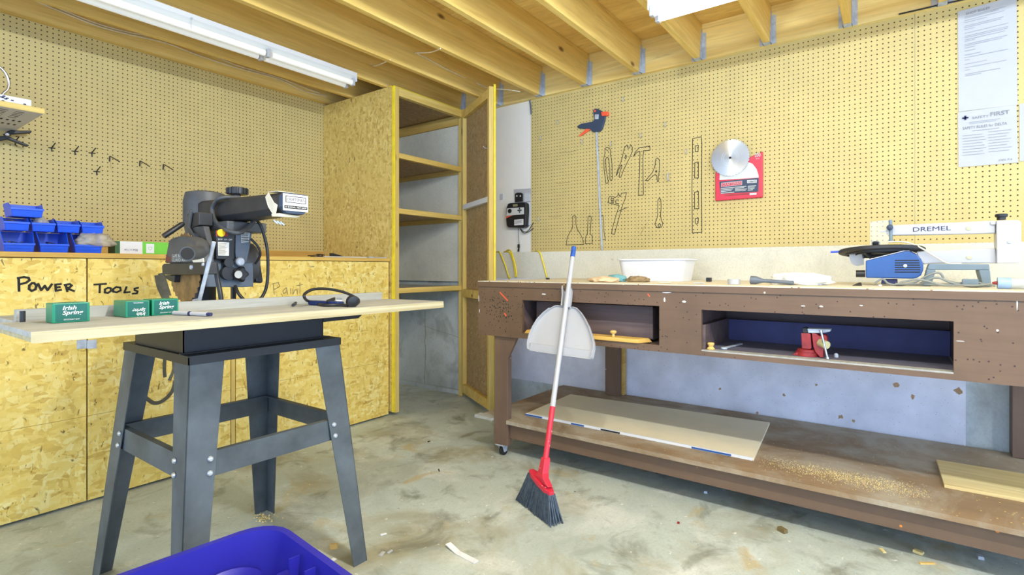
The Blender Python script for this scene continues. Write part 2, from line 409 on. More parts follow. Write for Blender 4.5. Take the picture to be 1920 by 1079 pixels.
# foundation wall: thicker, its top is the ledge
B(LX+.014, RX-.001, -2.6, LY-.001, .0, 1.192).build('foundation', m_conc, wr)
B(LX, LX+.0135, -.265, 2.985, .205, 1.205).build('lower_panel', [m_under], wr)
tm = MB(); rt = random.Random(12)
for u, v, r in [(1680, 722, 8), (1711, 744, 7), (1576, 782, 8), (1798, 733, 9), (1752, 838, 9), (1470, 742, 5), (1530, 722, 4), (1420, 775, 4), (1600, 790, 4), (1350, 730, 4)]:
    c = PX(u, v, LX-.0004); k = r*c.x/ray(u, v).x/993*.0+r*.0026
    tm.face([(LX-.0006, c.y+k*rt.uniform(.3, 1)*cos(a*pi/4), c.z+k*rt.uniform(.3, 1)*sin(a*pi/4)) for a in range(8)])
tm.build('torn_patches', m_torn, wr)
B(LX-.0005, LX+.0135, -2.0, -.266, .98, 1.205).build('lower_panel', m_cream, wr)
B(LX-.002, LX-.0002, -.62, 2.985, 1.0, 1.205).build('painted_face', m_cream, wr)
B(LX+.005, RX-.001, -2.0, 2.985, 1.192, 1.205).build('ledge_cap', m_cream, wr)
crack = MB()
cp = [(797, 583), (797, 610), (798, 628), (796.5, 640), (798, 655), (797, 690), (796, 735)]
crack.stroke([PX(u, v, LX+.0138) for u, v in cp], .006, (-1, 0, 0), .0004)
crack.stroke([PX(u, v, LX+.0138) for u, v in [(798, 612), (815, 619), (842, 627), (868, 636)]], .003, (-1, 0, 0), .0004)
crack.build('wall_crack', m_olive, wr)
B(LX-.02, LX+.013, 2.99, 3.8, 0, .035).build('sill_strip', m_conc, wr)
# ceiling: subfloor sheets, joists in hangers, ledger
ce = struct(B(-2.2, 3.9, -2.6, 4.2, CT+.02, CT+.1).build('ceiling', m_sub, loc=(0, 0, CT)))
for i in range(6):
    for j in range(3):
        B(-3.5+j*2.44+(i % 2)*.8, -3.5+(j+1)*2.44+(i % 2)*.8-.003, -2.9+i*1.22, -2.9+(i+1)*1.22-.003, CT, CT+.018).build('subfloor_sheet', m_sub, ce)
B(RX-.04, RX-.0005, -2.6, LY-.08, JB+.001, CT-.001).build('ledger_board', m_ledger, ce)
B(RX-.052, RX-.041, -2.6, -.0, JB+.001, JB+.006).build('ledger_shim', m_steelb, ce)
HANG = None
for k in range(-7, 4):
    jy = 2.24+.4064*k
    j = B(-2.1, RX-.041, jy, jy+.038, JB, CT-.001).build('joist', m_joistx, ce, bevel=.003)
    h = MB(); X = RX-.041
    h.box(X-.05, X-.001, jy-.0025, jy+.0405, JB-.003, JB-.0008)
    for a, b in ((jy-.0025, jy-.0005), (jy+.0385, jy+.0405)):
        h.hull([(X-.05, a, JB-.003), (X, a, JB-.003), (X, a, JB+.19), (X-.02, a, JB+.19)], [(X-.05, b, JB-.003), (X, b, JB-.003), (X, b, JB+.19), (X-.02, b, JB+.19)])
    for a, b in ((jy-.026, jy-.0005), (jy+.0385, jy+.064)): h.box(X-.003, X-.0005, a, b, JB, JB+.17 if a < jy else JB+.17)
    for q in range(4):
        h.cyl((X-.003, jy-.014, JB+.03+q*.04), (X-.006, jy-.014, JB+.03+q*.04), .005, n=6)
    h.build('joist_hanger', m_galv, j)
# ------------------------------------------------------------------ tall closet cabinet in the corner
TX = 2.61; TF = 2.985
t = thing('closet_cabinet', 'tall open strand board closet cabinet in the corner with bare shelves', 'cabinet', (3.0, 3.4, 0))
B(TX, TX+.014, TF+.004, LY-.008, .03, 2.415).build('side_panel', m_osbdull, t)
B(TX-.003, TX+.013, TF-.012, TF+.0035, .03, 2.415).build('yellow_edge_strip', m_yellow, t)['label'] = 'bright yellow painted edge strip'
B(TX+.0145, TX+.052, TF-.012, TF+.03, .02, 2.415).build('stile', m_pinez, t, bevel=.002)
B(TX+.0145, TX+.052, LY-.06, LY-.008, 0, 2.37).build('stile', m_pinez, t)
B(TX+.0525, LX-.0005, TF-.012, TF+.03, 2.352, 2.41).build('top_rail', m_pinex, t, bevel=.002)
B(TX-.003, LX, TF-.0118, TF+.03, 2.4105, 2.415).build('yellow_top_edge', m_yellow, t)
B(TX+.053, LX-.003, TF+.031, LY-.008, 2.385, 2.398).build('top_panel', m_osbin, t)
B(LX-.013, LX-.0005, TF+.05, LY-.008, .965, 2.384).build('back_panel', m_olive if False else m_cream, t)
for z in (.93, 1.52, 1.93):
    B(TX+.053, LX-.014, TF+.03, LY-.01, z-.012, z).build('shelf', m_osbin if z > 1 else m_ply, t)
    B(TX+.053, LX-.0005, TF-.008, TF+.0295, z-.036, z+.003).build('shelf_front_rail', m_pinex, t, bevel=.002)
    B(LX-.035, LX-.0135, TF+.04, LY-.01, z-.05, z-.0125).build('shelf_cleat', m_piney, t)
    B(TX+.053, LX-.036, LY-.03, LY-.009, z-.05, z-.0125).build('shelf_cleat', m_pinex, t)
B(LX-.035, LX-.0135, TF+.04, LY-.01, 2.30, 2.38).build('shelf_cleat', m_piney, t)
B(LX-.04, LX-.0005, TF-.012, TF+.03, .0, 2.351).build('hinge_stile', m_pinez, t)
# its door, swung open toward the bench
hp, lp = Vector((3.385, 2.962)), Vector((3.06, 2.40)); dd = (lp-hp).normalized(); DL = (lp-hp).length
EX, EN = Vector((dd.x, dd.y, 0)), Vector((dd.y, -dd.x, 0))   # along door, inside normal
if EN.x > 0: EN = -EN
def dbox(a0, a1, d0, d1, z0, z1):
    p = lambda a, d: Vector((hp.x, hp.y, 0))+EX*a+EN*d
    q = [(a0, d0), (a1, d0), (a1, d1), (a0, d1)]
    m = MB(); return m.hull([p(a, d)+Vector((0, 0, z0)) for a, d in q], [p(a, d)+Vector((0, 0, z1)) for a, d in q])
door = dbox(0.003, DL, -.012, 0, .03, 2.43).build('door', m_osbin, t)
for nm, a0, a1, z0, z1, mm in [('door_stile', .004, .042, .035, 2.41, m_pinez), ('door_stile', DL-.04, DL-.002, .035, 2.415, m_pinez), ('door_rail', .043, DL-.041, 2.335, 2.40, m_pinex),
        ('door_rail', .043, DL-.041, .036, .11, m_pinex), ('door_rail', .043, DL-.041, .84, .905, m_pinex), ('painted_rail', .043, DL-.041, 1.57, 1.61, m_white)]:
    dbox(a0, a1, .0005, .035, z0, z1).build(nm, mm, door, bevel=.002)
dbox(DL+.0003, DL+.006, -.014, .002, .03, 2.432).build('yellow_edge_strip', m_yellow, door)
hk = MB(); c = Vector((hp.x, hp.y, 1.98))+EX*(DL-.10)
hk.tube([c, c+EN*.03, c+EN*.045+Vector((0, 0, .012))], .003); hk.build('hook', m_galv, door, smooth=40)

# ------------------------------------------------------------------ low cabinets along the left wall
def low_cab(x0, x1, doors, label):
    t = thing('low_cabinet', label, 'cabinet', ((x0+x1)/2, FY+.4, 0))
    B(x0+.001, x1-.001, FY+.02, FY+.035, .03, 1.128).build('carcass', m_osbin, t)
    B(x0+.001, x0+.02, FY+.036, LY-.03, .0, 1.128).build('side_panel', m_osbin, t)
    B(x1-.02, x1-.001, FY+.036, LY-.03, .0, 1.128).build('side_panel', m_osbin, t)
    ds = []
    for a, b in doors:
        d = B(a+.003, b-.003, FY, FY+.016, .402, 1.126).build('door_panel', m_osb, t); ds.append(d)
        B(a+.003, b-.003, FY+.0004, FY+.016, .012, .4005).build('lower_door_panel', m_osb, t)
    return t, ds
def strokes(parent, name, paths, w, mat, plane, sm=0):
    m = MB()
    for p in paths:
        pts = [plane(u, v) for u, v in p]
        if sm: pts = spline(pts, sm)
        m.stroke(pts, w, (0, -1, 0) if plane is PF else (-1, 0, 0), .0012)
    return m.build(name, mat, parent)
PF = lambda u, v: PY(u, v, FY)
def sc5(pts): return [(x/6.743, 520+y/6.743) for x, y in pts]
c1, d1 = low_cab(-1.2, .815, [(-1.2, .16), (.16, .815)], 'low strand board cabinet reading POWER in black marker')
strokes(d1[1], 'lettering', [sc5(p) for p in [
    [(240, 175), (238, 90), (235, 10)], [(225, 12), (300, 0), (360, 8), (372, 40), (330, 70), (245, 92)],
    [(405, 75), (370, 105), (366, 150), (400, 175), (445, 155), (460, 110), (430, 75), (405, 75)],
    [(480, 85), (520, 165), (565, 110), (600, 165), (655, 90)],
    [(700, 95), (705, 172)], [(700, 95), (768, 88)], [(702, 132), (755, 125)], [(705, 172), (770, 162)],
    [(830, 100), (850, 180)], [(815, 100), (880, 88), (905, 105), (880, 130), (840, 142), (932, 175)]]], .009, m_ink, PF)
c2, d2 = low_cab(.815, 1.465, [(.815, 1.465)], 'low strand board cabinet reading TOOLS, behind the saw stand')
strokes(d2[0], 'lettering', [sc5(p) for p in [
    [(1190, 95), (1340, 85)], [(1262, 92), (1258, 195)],
    [(1365, 135), (1325, 155), (1325, 195), (1365, 200), (1402, 175), (1398, 140), (1365, 135)],
    [(1470, 125), (1430, 150), (1430, 185), (1475, 192), (1525, 168), (1518, 132), (1470, 125)],
    [(1598, 125), (1570, 195), (1640, 188)], [(1745, 135), (1700, 145), (1700, 165), (1738, 180), (1730, 205), (1675, 210)]]], .0085, m_ink, PF)
strokes(d2[0], 'spray_mark', [[(296, 520), (300, 538), (308, 556), (312, 566)], [(298, 520), (312, 560)], [(303, 516), (314, 552)]], .03, m_spray, PF, 3)
strokes(d2[0], 'spray_mark', [[(272, 745), (288, 756), (305, 752), (322, 735), (328, 715)]], .018, m_spray, PF, 4)
strokes(d2[0], 'spray_mark', [[(310, 655), (308, 690), (309, 706)], [(322, 660), (326, 690), (318, 712)]], .016, m_spray, PF, 3)
c3, d3 = low_cab(1.465, 2.605, [(1.49, 2.60)], 'long low strand board cabinet faintly marked Paint, beside the closet')
B(1.467, 1.489, FY+.002, FY+.019, .012, 1.126).build('center_stile', m_pinez, c3)
strokes(d3[0], 'lettering', [[(512, 532), (514, 552)], [(510, 533), (522, 530), (524, 538), (514, 543)], [(536, 540), (530, 546), (532, 551), (538, 547), (537, 540), (539, 552)],
    [(545, 541), (545, 551)], [(549, 542), (549, 552), (553, 544), (557, 544), (557, 552)], [(562, 530), (562, 551)], [(556, 536), (567, 534)]], .004, m_ghost, PF)
text('lettering', 'Saw', m_ink, PF(580, 501.5), (1, 0, 0), (0, 0, 1), .034, .011, d3[0], off=.001)
for c, u in ((c1, 153), (c2, 172)):
    p = PF(u, 646); B(p.x-.018, p.x+.018, FY-.003, FY-.0003, p.z-.02, p.z+.02).build('hinge_plate', m_galv, c)
wt = B(-1.2, 2.603, FY-.012, LY-.024, 1.129, 1.152).build('worktop', m_top, bevel=.003)
tag(wt, 'long thin wooden worktop over the low strand board cabinets', 'worktop')
WZ = 1.1525

# ------------------------------------------------------------------ workbench
BX, BZ, BY0, BY1 = 2.40, 1.0065, -.75, 1.997
t = thing('workbench', 'long brown paint-spattered workbench on casters along the right wall', 'workbench', (2.9, .6, 0))
B(BX-.004, LX-.004, BY0, BY1, BZ-.018, BZ).build('bench_top', m_benchtop, t)
B(BX-.006, BX-.0042, BY0, BY1, BZ-.032, BZ-.004).build('top_edge', m_brown, t)
O1 = (.902, 1.683, .722, .905); O2 = (-.155, .709, .713, .897); PZ0 = .692
m = MB(); x0, x1 = BX, BX+.019
ys = [BY0, O2[0], O2[1], O1[0], O1[1], BY1]
for a, b, seg in [(ys[0], ys[1], None), (ys[1], ys[2], O2), (ys[2], ys[3], None), (ys[3], ys[4], O1), (ys[4], ys[5], None)]:
    if seg is None: m.box(x0, x1, a, b, PZ0, BZ-.0185)
    else: m.box(x0, x1, a, b, PZ0, seg[2]); m.box(x0, x1, a, b, seg[3], BZ-.0185)
m.build('front_panel', m_brown, t)
sp = MB(); rnd = random.Random(5)                    # dark splatter cloud at the left of the panel, drips along it
for i in range(170):
    y = rnd.gauss(1.83, .07); z = rnd.gauss(.845, .045)
    if z > .97 or z < .70 or y > 1.985 or 1.675 > y: continue
    r = rnd.uniform(.0012, .0042); sp.face([(x0-.0006, y+r*cos(a), z+r*sin(a)) for a in (0, 1.2, 2.4, 3.6, 4.9)])
sp.build('paint_splatter', m_ink, t)
sp = MB()
for u, v, w, h in [(1020, 552, 14, 4), (1250, 549, 22, 3), (1540, 575, 8, 4), (1476, 548, 1.5, 7), (1494, 551, 4, 9), (1506, 574, 9, 3), (1907, 568, 3, 34), (1283, 566, 10, 5), (1800, 640, 18, 2), (1010, 531, 8, 3), (1246, 562, 4, 12), (1615, 573, 7, 3), (1870, 620, 5, 5), (1650, 535, 9, 3), (898, 560, 2, 16), (899, 583, 2, 10)]:
    c = PX(u, v, BX); k = c.x/ray(u, v).x/993*1.0
    sp.face([(x0-.0007, c.y+cos(a)*w*k*.42*rnd.uniform(.7, 1.2), c.z+sin(a)*h*k*.4*rnd.uniform(.7, 1.2)) for a in [q*pi/4 for q in range(8)]])
sp.build('paint_drips', m_white, t)
sp = MB()
for u0, v0, u1, v1, w in [(938, 549, 952, 564, .007), (946, 588, 949, 592, .008), (1215, 552, 1218, 556, .006)]:
    sp.stroke([PX(u0, v0, BX), PX(u1, v1, BX)], w, (-1, 0, 0), .0009)
sp.build('orange_streak', m_orange, t)
# carcass boxes behind the openings
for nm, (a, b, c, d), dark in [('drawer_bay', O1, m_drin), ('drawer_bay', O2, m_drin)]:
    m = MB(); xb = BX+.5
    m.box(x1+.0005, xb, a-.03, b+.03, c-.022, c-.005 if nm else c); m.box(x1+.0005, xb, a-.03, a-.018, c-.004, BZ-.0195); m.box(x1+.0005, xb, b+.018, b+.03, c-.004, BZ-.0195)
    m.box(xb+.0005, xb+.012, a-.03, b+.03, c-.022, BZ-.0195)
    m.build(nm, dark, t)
# left bay: drawer box whose front lies fallen forward
dw = MB(); a, b, c, d = O1
dw.box(BX+.10, BX+.112, a+.07, b-.03, c+.012, d-.012)
dw.box(BX+.113, BX+.45, a+.07, a+.082, c+.008, d-.02); dw.box(BX+.113, BX+.45, b-.042, b-.03, c+.008, d-.02)
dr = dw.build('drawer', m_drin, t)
q = MB(); q.hull([(BX-.012, a+.10, c+.001), (BX+.075, a+.06, c+.001), (BX+.075, b-.01, c+.001), (BX-.004, b-.015, c+.001)], [(BX-.004, a+.11, c+.02), (BX+.07, a+.075, c+.02), (BX+.07, b-.02, c+.02), (BX+.006, b-.025, c+.02)])
fr = q.build('drawer_front', m_drwood, t, bevel=.004)
q = MB(); kp = PX(1150, 634, BX+.015); kp.z = c+.021
q.lathe(kp, (0, 0, 1), [(.008, 0), (.007, .012), (.015, .018), (.017, .024), (.012, .03), (0, .031)], 16); q.build('knob', m_knob, fr, smooth=40)
# right bay: shallow open tray
a, b, c, d = O2
q = MB(); q.box(BX+.001, BX+.42, a-.016, b+.016, c-.004, c+.006); q.build('tray_bottom', m_ply, t)
B(BX+.05, BX+.4195, a-.011, b-.0125, c+.0063, c+.0066).build('painted_tray_shade', m_tray, t)  # thin sheet that paints the bay's shade over the tray floor, no real lining
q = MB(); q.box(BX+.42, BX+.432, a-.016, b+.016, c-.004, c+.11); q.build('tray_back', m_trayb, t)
q = MB(); q.box(BX+.02, BX+.419, b-.012, b+.002, c+.007, c+.115)
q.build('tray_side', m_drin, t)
# posts, gussets, rear legs
for y in (1.897, -.65):
    q = B(BX+.0205, BX+.06, y-.098, y, .066, BZ-.02).build('post', m_brownp, t, bevel=.003)
    w = MB(); w.prism([(BX+.0205, y-.099, .69), (BX+.0205, y-.165, .69), (BX+.0205, y-.099, .565)], (.018, 0, 0)); w.build('gusset', m_brownp, t)
for y in (1.62, -.42):
    B(LX-.10, LX-.012, y-.10, y, .219, BZ-.02).build('rear_leg', m_brownp, t)
B(LX-.14, LX-.101, -.56, -.425, .62, .80).build('brace_block', m_brownp, t)
B(LX-.06, LX-.015, 1.505, 1.519, .219, .70).build('yellow_batten', m_top, t)
B(BX+.0605, LX-.02, BY0, 2.0, .196, .2165).build('lower_shelf', m_shelf, t)
B(BX+.004, BX+.0600, BY0, 1.797, .196, .2165).build('shelf_nosing', m_shelf, t)
B(BX+.004, BX+.0600, 1.899, 2.03, .198, .214).build('shelf_nosing', m_ply, t)
B(BX+.04, BX+.0595, BY0, 1.797, .108, .1955).build('shelf_apron', m_brown, t)
B(BX+.0605, LX-.05, 1.80, 1.84, .108, .1955).build('shelf_bearer', m_brownp, t)
B(BX+.0605, LX-.05, .5, .54, .108, .1955).build('shelf_bearer', m_brownp, t)
def caster(y):
    c = Vector((BX+.05, y, 0))
    q = MB(); q.cyl(c+V(0, -.011, .029), c+V(0, .011, .029), .0285, n=20); w = q.build('caster_wheel', m_rubber, t, smooth=40)
    q = MB(); q.cyl(c+V(0, -.0125, .029), c+V(0, .0125, .029), .012, n=12)
    for s in (-1, 1): q.hull([c+V(-.014, s*.014, .022), c+V(.014, s*.014, .022), c+V(.022, s*.014, .062), c+V(-.03, s*.014, .062)], [c+V(-.014, s*.016, .022), c+V(.014, s*.016, .022), c+V(.022, s*.016, .062), c+V(-.03, s*.016, .062)])
    q.box(c.x-.04, c.x+.03, c.y-.03, c.y+.03, .062, .0655); q.build('caster_fork', m_galv, w)
caster(1.85); caster(-.7)
SZ = .2167

# ------------------------------------------------------------------ ceiling lamps
def strip_lamp(name, label, axis, c0, length, z, lit, cuts=()):
    t = thing(name, label, 'lamp', c0)
    ax = {'x': (V(1, 0, 0), V(0, 1, 0)), 'y': (V(0, 1, 0), V(1, 0, 0))}[axis]; L, Wd = ax; c = V(c0)
    def P(l, w, h): return c+L*l+Wd*w+Vector((0, 0, h))
    prof = [(-.065, 0), (-.068, -.028), (-.03, -.045), (-.022, -.05), (.022, -.05), (.03, -.045), (.068, -.028), (.065, 0)]
    m = MB(); m.hull([P(0, a, b) for a, b in prof], [P(length, a, b) for a, b in prof]); m.build('housing', m_white, t)
    segs = [0, *cuts, length]
    for i in range(len(segs)-1):
        for s in (-1, 1):
            q = MB(); q.cyl(P(segs[i]+.022, s*.038, -.066), P(segs[i+1]-.022, s*.038, -.066), .0185, n=16)
            q.build('tube', m_tubeon if lit else m_tubeoff, t, smooth=40)
    for e in segs:
        for s in (-1, 1):
            q = MB(); e0 = max(.001, min(e-.012, length-.021)); q.hull([P(e0, s*.038-.017, -.087), P(e0, s*.038+.017, -.087), P(e0, s*.038+.017, -.04), P(e0, s*.038-.017, -.04)],
                [P(e0+.02, s*.038-.017, -.087), P(e0+.02, s*.038+.017, -.087), P(e0+.02, s*.038+.017, -.04), P(e0+.02, s*.038-.017, -.04)])
            q.build('lamp_holder', m_plw, t, bevel=.003)
    for e in (-.002, length+.0005):
        q = MB(); pr = [(-.068, .0), (-.07, -.06), (.07, -.06), (.068, .0)]
        q.hull([P(e, a, b) for a, b in pr], [P(e+.0015, a, b) for a, b in pr]); q.build('end_plate', m_white, t)
    return t
l1 = strip_lamp('strip_lamp', 'dim double white strip lamp along the joists above the left pegboard', 'x', (-.6, 3.062, JB-.001), 2.90, 0, False, (1.06, 2.285))
q = MB(); q.tube([(1.25, 2.995, JB-.04), (1.25, 2.99, JB-.085)], .0015); q.lathe((1.25, 2.99, JB-.03), (0, -1, 0), [(.006, 0), (.006, .004)], 10); q.build('pull_cord', m_galv, l1)
l2 = strip_lamp('strip_lamp', 'lit white double strip lamp across the joists above the workbench', 'y', (2.575, -1.45, JB-.001), 2.45, 0, True, (1.22,))
# ------------------------------------------------------------------ radial arm saw on its steel stand
saw = thing('radial_arm_saw', 'dark radial arm saw with plywood table on splayed grey steel stand', 'saw', (.95, 1.93, 0))
TXc, FXc, TYc, FYc, TZ = (.692, 1.205), (.63, 1.268), (1.67, 2.167), (1.59, 2.28), .808
def at_z(a, b, z): return a+(b-a)*(1-z/.825)
for i in (0, 1):
    for k in (0, 1):
        sx, sy = (1, -1)[i], (1, -1)[k]; wt_, wb = .10, .058
        ct, cb = V(TXc[i], TYc[k], TZ), V(FXc[i], FYc[k], 0)
        m = MB(); th = .003; ux, uy = V(sx, 0, 0), V(0, sy, 0)
        m.hull([cb, cb+ux*wb, ct+ux*wt_, ct], [cb+uy*th, cb+ux*wb+uy*th, ct+ux*wt_+uy*th, ct+uy*th])
        m.hull([cb, cb+uy*wb, ct+uy*wt_, ct], [cb+ux*th, cb+uy*wb+ux*th, ct+uy*wt_+ux*th, ct+ux*th])
        lg = m.build('leg', m_steel, saw)
        for z in (.48, .52):
            c = V(at_z(TXc[i], FXc[i], z), at_z(TYc[k], FYc[k], z), z)
            for d, e in ((ux, uy), (uy, ux)):
                q = MB(); p = c+d*.068; q.lathe(p-e*.0002, -e, [(.009, 0), (.009, .002), (.006, .006), (0, .007)], 10); q.build('bolt', m_bolt, lg, smooth=40)
def stretcher(p, q, n):
    m = MB(); z0, z1 = .463, .537; h = V(n)*.003
    m.hull([V(*p, z0), V(*q, z0), V(*q, z1), V(*p, z1)], [V(*p, z0)+h, V(*q, z0)+h, V(*q, z1)+h, V(*p, z1)+h])
    l = V(n)*.02; m.hull([V(*p, z1-.003)+h, V(*q, z1-.003)+h, V(*q, z1)+h, V(*p, z1)+h], [V(*p, z1-.003)+l, V(*q, z1-.003)+l, V(*q, z1)+l, V(*p, z1)+l])
    m.build('stretcher', m_steel, saw)
xa, xb, ya, yb = .6765, 1.2215, 1.649, 2.199
stretcher((xa, ya), (xb, ya), (0, 1, 0)); stretcher((xa, yb), (xb, yb), (0, -1, 0))
stretcher((xa, ya+.021), (xa, yb-.021), (1, 0, 0)); stretcher((xb, ya+.021), (xb, yb-.021), (-1, 0, 0))
m = MB(); X0, X1, Y0, Y1 = TXc[0]-.004, TXc[1]+.004, TYc[0]-.004, TYc[1]+.004
m.box(X0, X1, Y0, Y1, .822, .826); m.box(X0, X1, Y0, Y0+.003, .80, .822); m.box(X0, X1, Y1-.003, Y1, .80, .822); m.box(X0, X0+.003, Y0, Y1, .80, .822); m.box(X1-.003, X1, Y0, Y1, .80, .822)
m.build('top_frame', m_steelb, saw)
m = MB(); A0, A1, A2, A3 = .70, 1.178, 1.73, 2.10
m.box(A0, A1, A2, A2+.003, .8262, .9215); m.box(A0, A0+.003, A2, A3, .8262, .9215); m.box(A1-.003, A1, A2, A3, .8262, .9215); m.box(A0, A1, A3-.003, A3, .8262, .9215); m.box(A0-.012, A1+.02, A2-.012, A2, .8262, .829)
m.build('apron', m_steelb, saw)
m = MB(); m.prism([(A1+.001, 1.76, .9215), (1.40, 1.76, .9215), (1.40, 1.76, .908), (1.36, 1.76, .880), (A1+.001, 1.76, .878)], (0, .03, 0)); m.build('table_bracket', m_steelb, saw)
m = MB(); m.prism([(.53, 1.80, .9215), (A0-.001, 1.80, .9215), (A0-.001, 1.80, .895), (.56, 1.80, .9)], (0, .03, 0)); m.build('table_bracket', m_steelb, saw)
TT = .947
def ttop(z0, z1, inset, mat, nm):
    m = MB(); x0, x1, y0, y1 = .308+inset, 1.592, 1.5-inset*.3, 1.818
    p = [(x0, y0), (x1-.012, y0), (x1, y0+.012), (x1-.03, y1), (x0, y1)]
    m.hull([(a, b, z0) for a, b in p], [(a, b, z1) for a, b in p]); return m.build(nm, mat, saw)
ttop(.935, TT, 0, [m_ply], 'tabletop'); ttop(.9217, .9348, .006, [m_plyedge], 'tabletop_underlayer')
B(.308, 1.579, 1.4985, 1.4998, .9225, TT-.0005).build('table_edge', m_plyedge, saw)
B(.345, 1.53, 1.8185, 1.838, .9217, .977).build('fence', m_ply, saw)
B(.35, 1.5, 1.8385, 2.10, .9217, .945).build('rear_tabletop', m_ply, saw)
q = MB(); q.cyl((.352, 1.79, TT), (.352, 1.79, TT+.028), .006, n=10); q.build('table_pin', m_steelb, saw)
# column, arm
m = MB(); m.cyl((1.0, 2.30, .83), (1.0, 2.30, 1.25), .052, n=24); m.build('column', m_steelb, saw, smooth=40)
m = MB(); m.box(.94, 1.06, 2.16, 2.38, .826, .8269); m.box(.95, 1.05, 2.2, 2.3, .827, .84); m.build('column_foot', m_steelb, saw)
m = MB(); m.lathe((1.0, 2.27, 1.25), (0, 0, 1), [(.075, 0), (.078, .02), (.078, .10), (.07, .135), (.045, .142)], 24); m.build('column_head', m_saw, saw, smooth=40)
m = MB(); ax0, ax1 = .948, 1.046
def asec(y, z0, z1, i=0): return [(ax0+i, y, z0+.02), (ax0+.018, y, z0), (ax1-.018, y, z0), (ax1-i, y, z0+.02), (ax1-i, y, z1-.012), (ax1-.012, y, z1), (ax0+.012, y, z1), (ax0+i, y, z1-.012)]
m.rings([asec(1.634, 1.262, 1.331), asec(1.9, 1.258, 1.338), asec(2.34, 1.254, 1.35)]); arm = m.build('arm', m_sawd, saw, bevel=.002)
m = MB(); m.rings([asec(1.619, 1.264, 1.330, .002), asec(1.6335, 1.262, 1.331)]); cp_ = m.build('arm_end_cap', m_clampblue, saw)
B(ax0+.004, ax1-.004, 1.6165, 1.6185, 1.272, 1.327).build('label_plate', m_white, cp_)
m = MB()
for a, b, c, d in [(.96, 1.034, 1.3185, 1.3205), (.96, 1.034, 1.2985, 1.3005)]: m.box(a, b, 1.6158, 1.6163, c, d)
for a in ((.96, .9625), (1.0315, 1.034)): m.box(*a, 1.6158, 1.6163, 1.3005, 1.3185)
m.box(.956, 1.039, 1.6158, 1.6163, 1.279, 1.289); m.build('label_print', m_ink, cp_)
text('lettering', 'CRAFTSMAN', m_ink, (.965, 1.6163, 1.3045), (1, 0, 0), (0, 0, 1), .064, .010, cp_)
text('lettering', '10 RADIAL ARM SAW', m_white, (.959, 1.6157, 1.2815), (1, 0, 0), (0, 0, 1), .077, .005, cp_, off=.0004)
m = MB(); rnd = random.Random(3)
tp_ = lambda y, z, k=0: V(ax0-.0012-k, y, z)
m.hull([tp_(1.640, 1.29), tp_(1.662, 1.300), tp_(1.695, 1.335), tp_(1.715, 1.322), tp_(1.692, 1.288), tp_(1.668, 1.262), tp_(1.650, 1.262)], [tp_(1.640, 1.29, .001), tp_(1.662, 1.300, .003), tp_(1.695, 1.335, .001), tp_(1.715, 1.322, .001), tp_(1.692, 1.288, .004), tp_(1.668, 1.262, .002), tp_(1.650, 1.262, .001)])
m.hull([(ax0-.003, 1.63, 1.2625), (ax1-.02, 1.635, 1.2585), (ax1-.02, 1.66, 1.2585), (ax0-.003, 1.675, 1.2625)], [(ax0-.004, 1.632, 1.252), (ax1-.03, 1.64, 1.2535), (ax1-.03, 1.655, 1.2535), (ax0-.004, 1.67, 1.2535)])
m.hull([(ax0-.001, 1.64, 1.3345), (ax0+.06, 1.64, 1.3345), (ax0+.05, 1.69, 1.3365), (ax0-.001, 1.70, 1.3365)], [(ax0-.001, 1.64, 1.336), (ax0+.06, 1.64, 1.336), (ax0+.05, 1.69, 1.338), (ax0-.001, 1.70, 1.338)])
m.build('masking_tape', m_tape, saw)
m = MB(); kx, ky = 1.005, 2.02
m.lathe((kx, ky, 1.34), (0, 0, 1), [(.012, 0), (.012, .02), (.034, .021), (.036, .03), (.034, .045), (.02, .049), (0, .05)], 20); kn = m.build('elevation_knob', m_black, saw, smooth=30)
m = MB()
for a in range(14): m.obox((kx+.0355*cos(a*pi/7), ky+.0355*sin(a*pi/7), 1.373), (.006, .007, .022), (cos(a*pi/7), sin(a*pi/7), 0), (-sin(a*pi/7), cos(a*pi/7), 0))
m.build('knob_ridges', m_black, kn)
# carriage, yoke, motor
z4 = lambda X, Y: (290+X/4.15, 330+Y/4.15)
def polyx(pts, x, d, mat, nm, par=saw, bevel=.003):
    m = MB(); m.prism([PX(*z4(*p), x) for p in pts], (d, 0, 0)); return m.build(nm, mat, par, bevel=bevel)
def polyy(pts, y, d, mat, nm, par=saw, bevel=.003):
    m = MB(); m.prism([PY(*z4(*p), y) for p in pts], (0, d, 0)); return m.build(nm, mat, par, bevel=bevel)
B(.925, 1.07, 1.93, 2.14, 1.215, 1.252).build('carriage', m_saw, saw, bevel=.004)
yk = polyx([(250, 295), (345, 282), (345, 384), (300, 398), (258, 440)], .875, .049, m_sawd, 'yoke')
polyx([(222, 390), (262, 300), (270, 255), (282, 270), (262, 400), (300, 470), (240, 460)], .865, .009, m_saw, 'yoke_lever', saw)
polyx([(262, 400), (380, 390), (420, 560), (420, 640), (385, 600), (360, 480), (320, 450), (260, 445)], .878, .02, m_saw, 'yoke_arm')
m = MB(); m.cyl((.872, 2.06, 1.10), (1.075, 2.06, 1.10), .082, n=28); mo = m.build('motor', m_saw, saw, smooth=40, bevel=.006)
polyy([(405, 682), (768, 676), (770, 862), (690, 868), (400, 866)], 1.975, .15, m_sawl, 'motor_base')
polyy([(630, 430), (762, 420), (742, 560), (716, 680), (640, 680), (628, 600)], 1.968, .012, m_sawl, 'motor_side_plate')
pn = polyy([(478, 425), (625, 432), (622, 655), (480, 650)], 1.955, .02, m_black, 'control_panel')
m = MB(); b = PY(*z4(513, 445), 1.955); m.cyl(b, b+V(0, -.006, 0), .0135, n=20); m.build('power_button', m_yellowbtn, pn, smooth=40)
polyy([(478, 425), (570, 427), (569, 470), (478, 470)], 1.9545, .0006, m_red, 'button_plate', pn, 0)
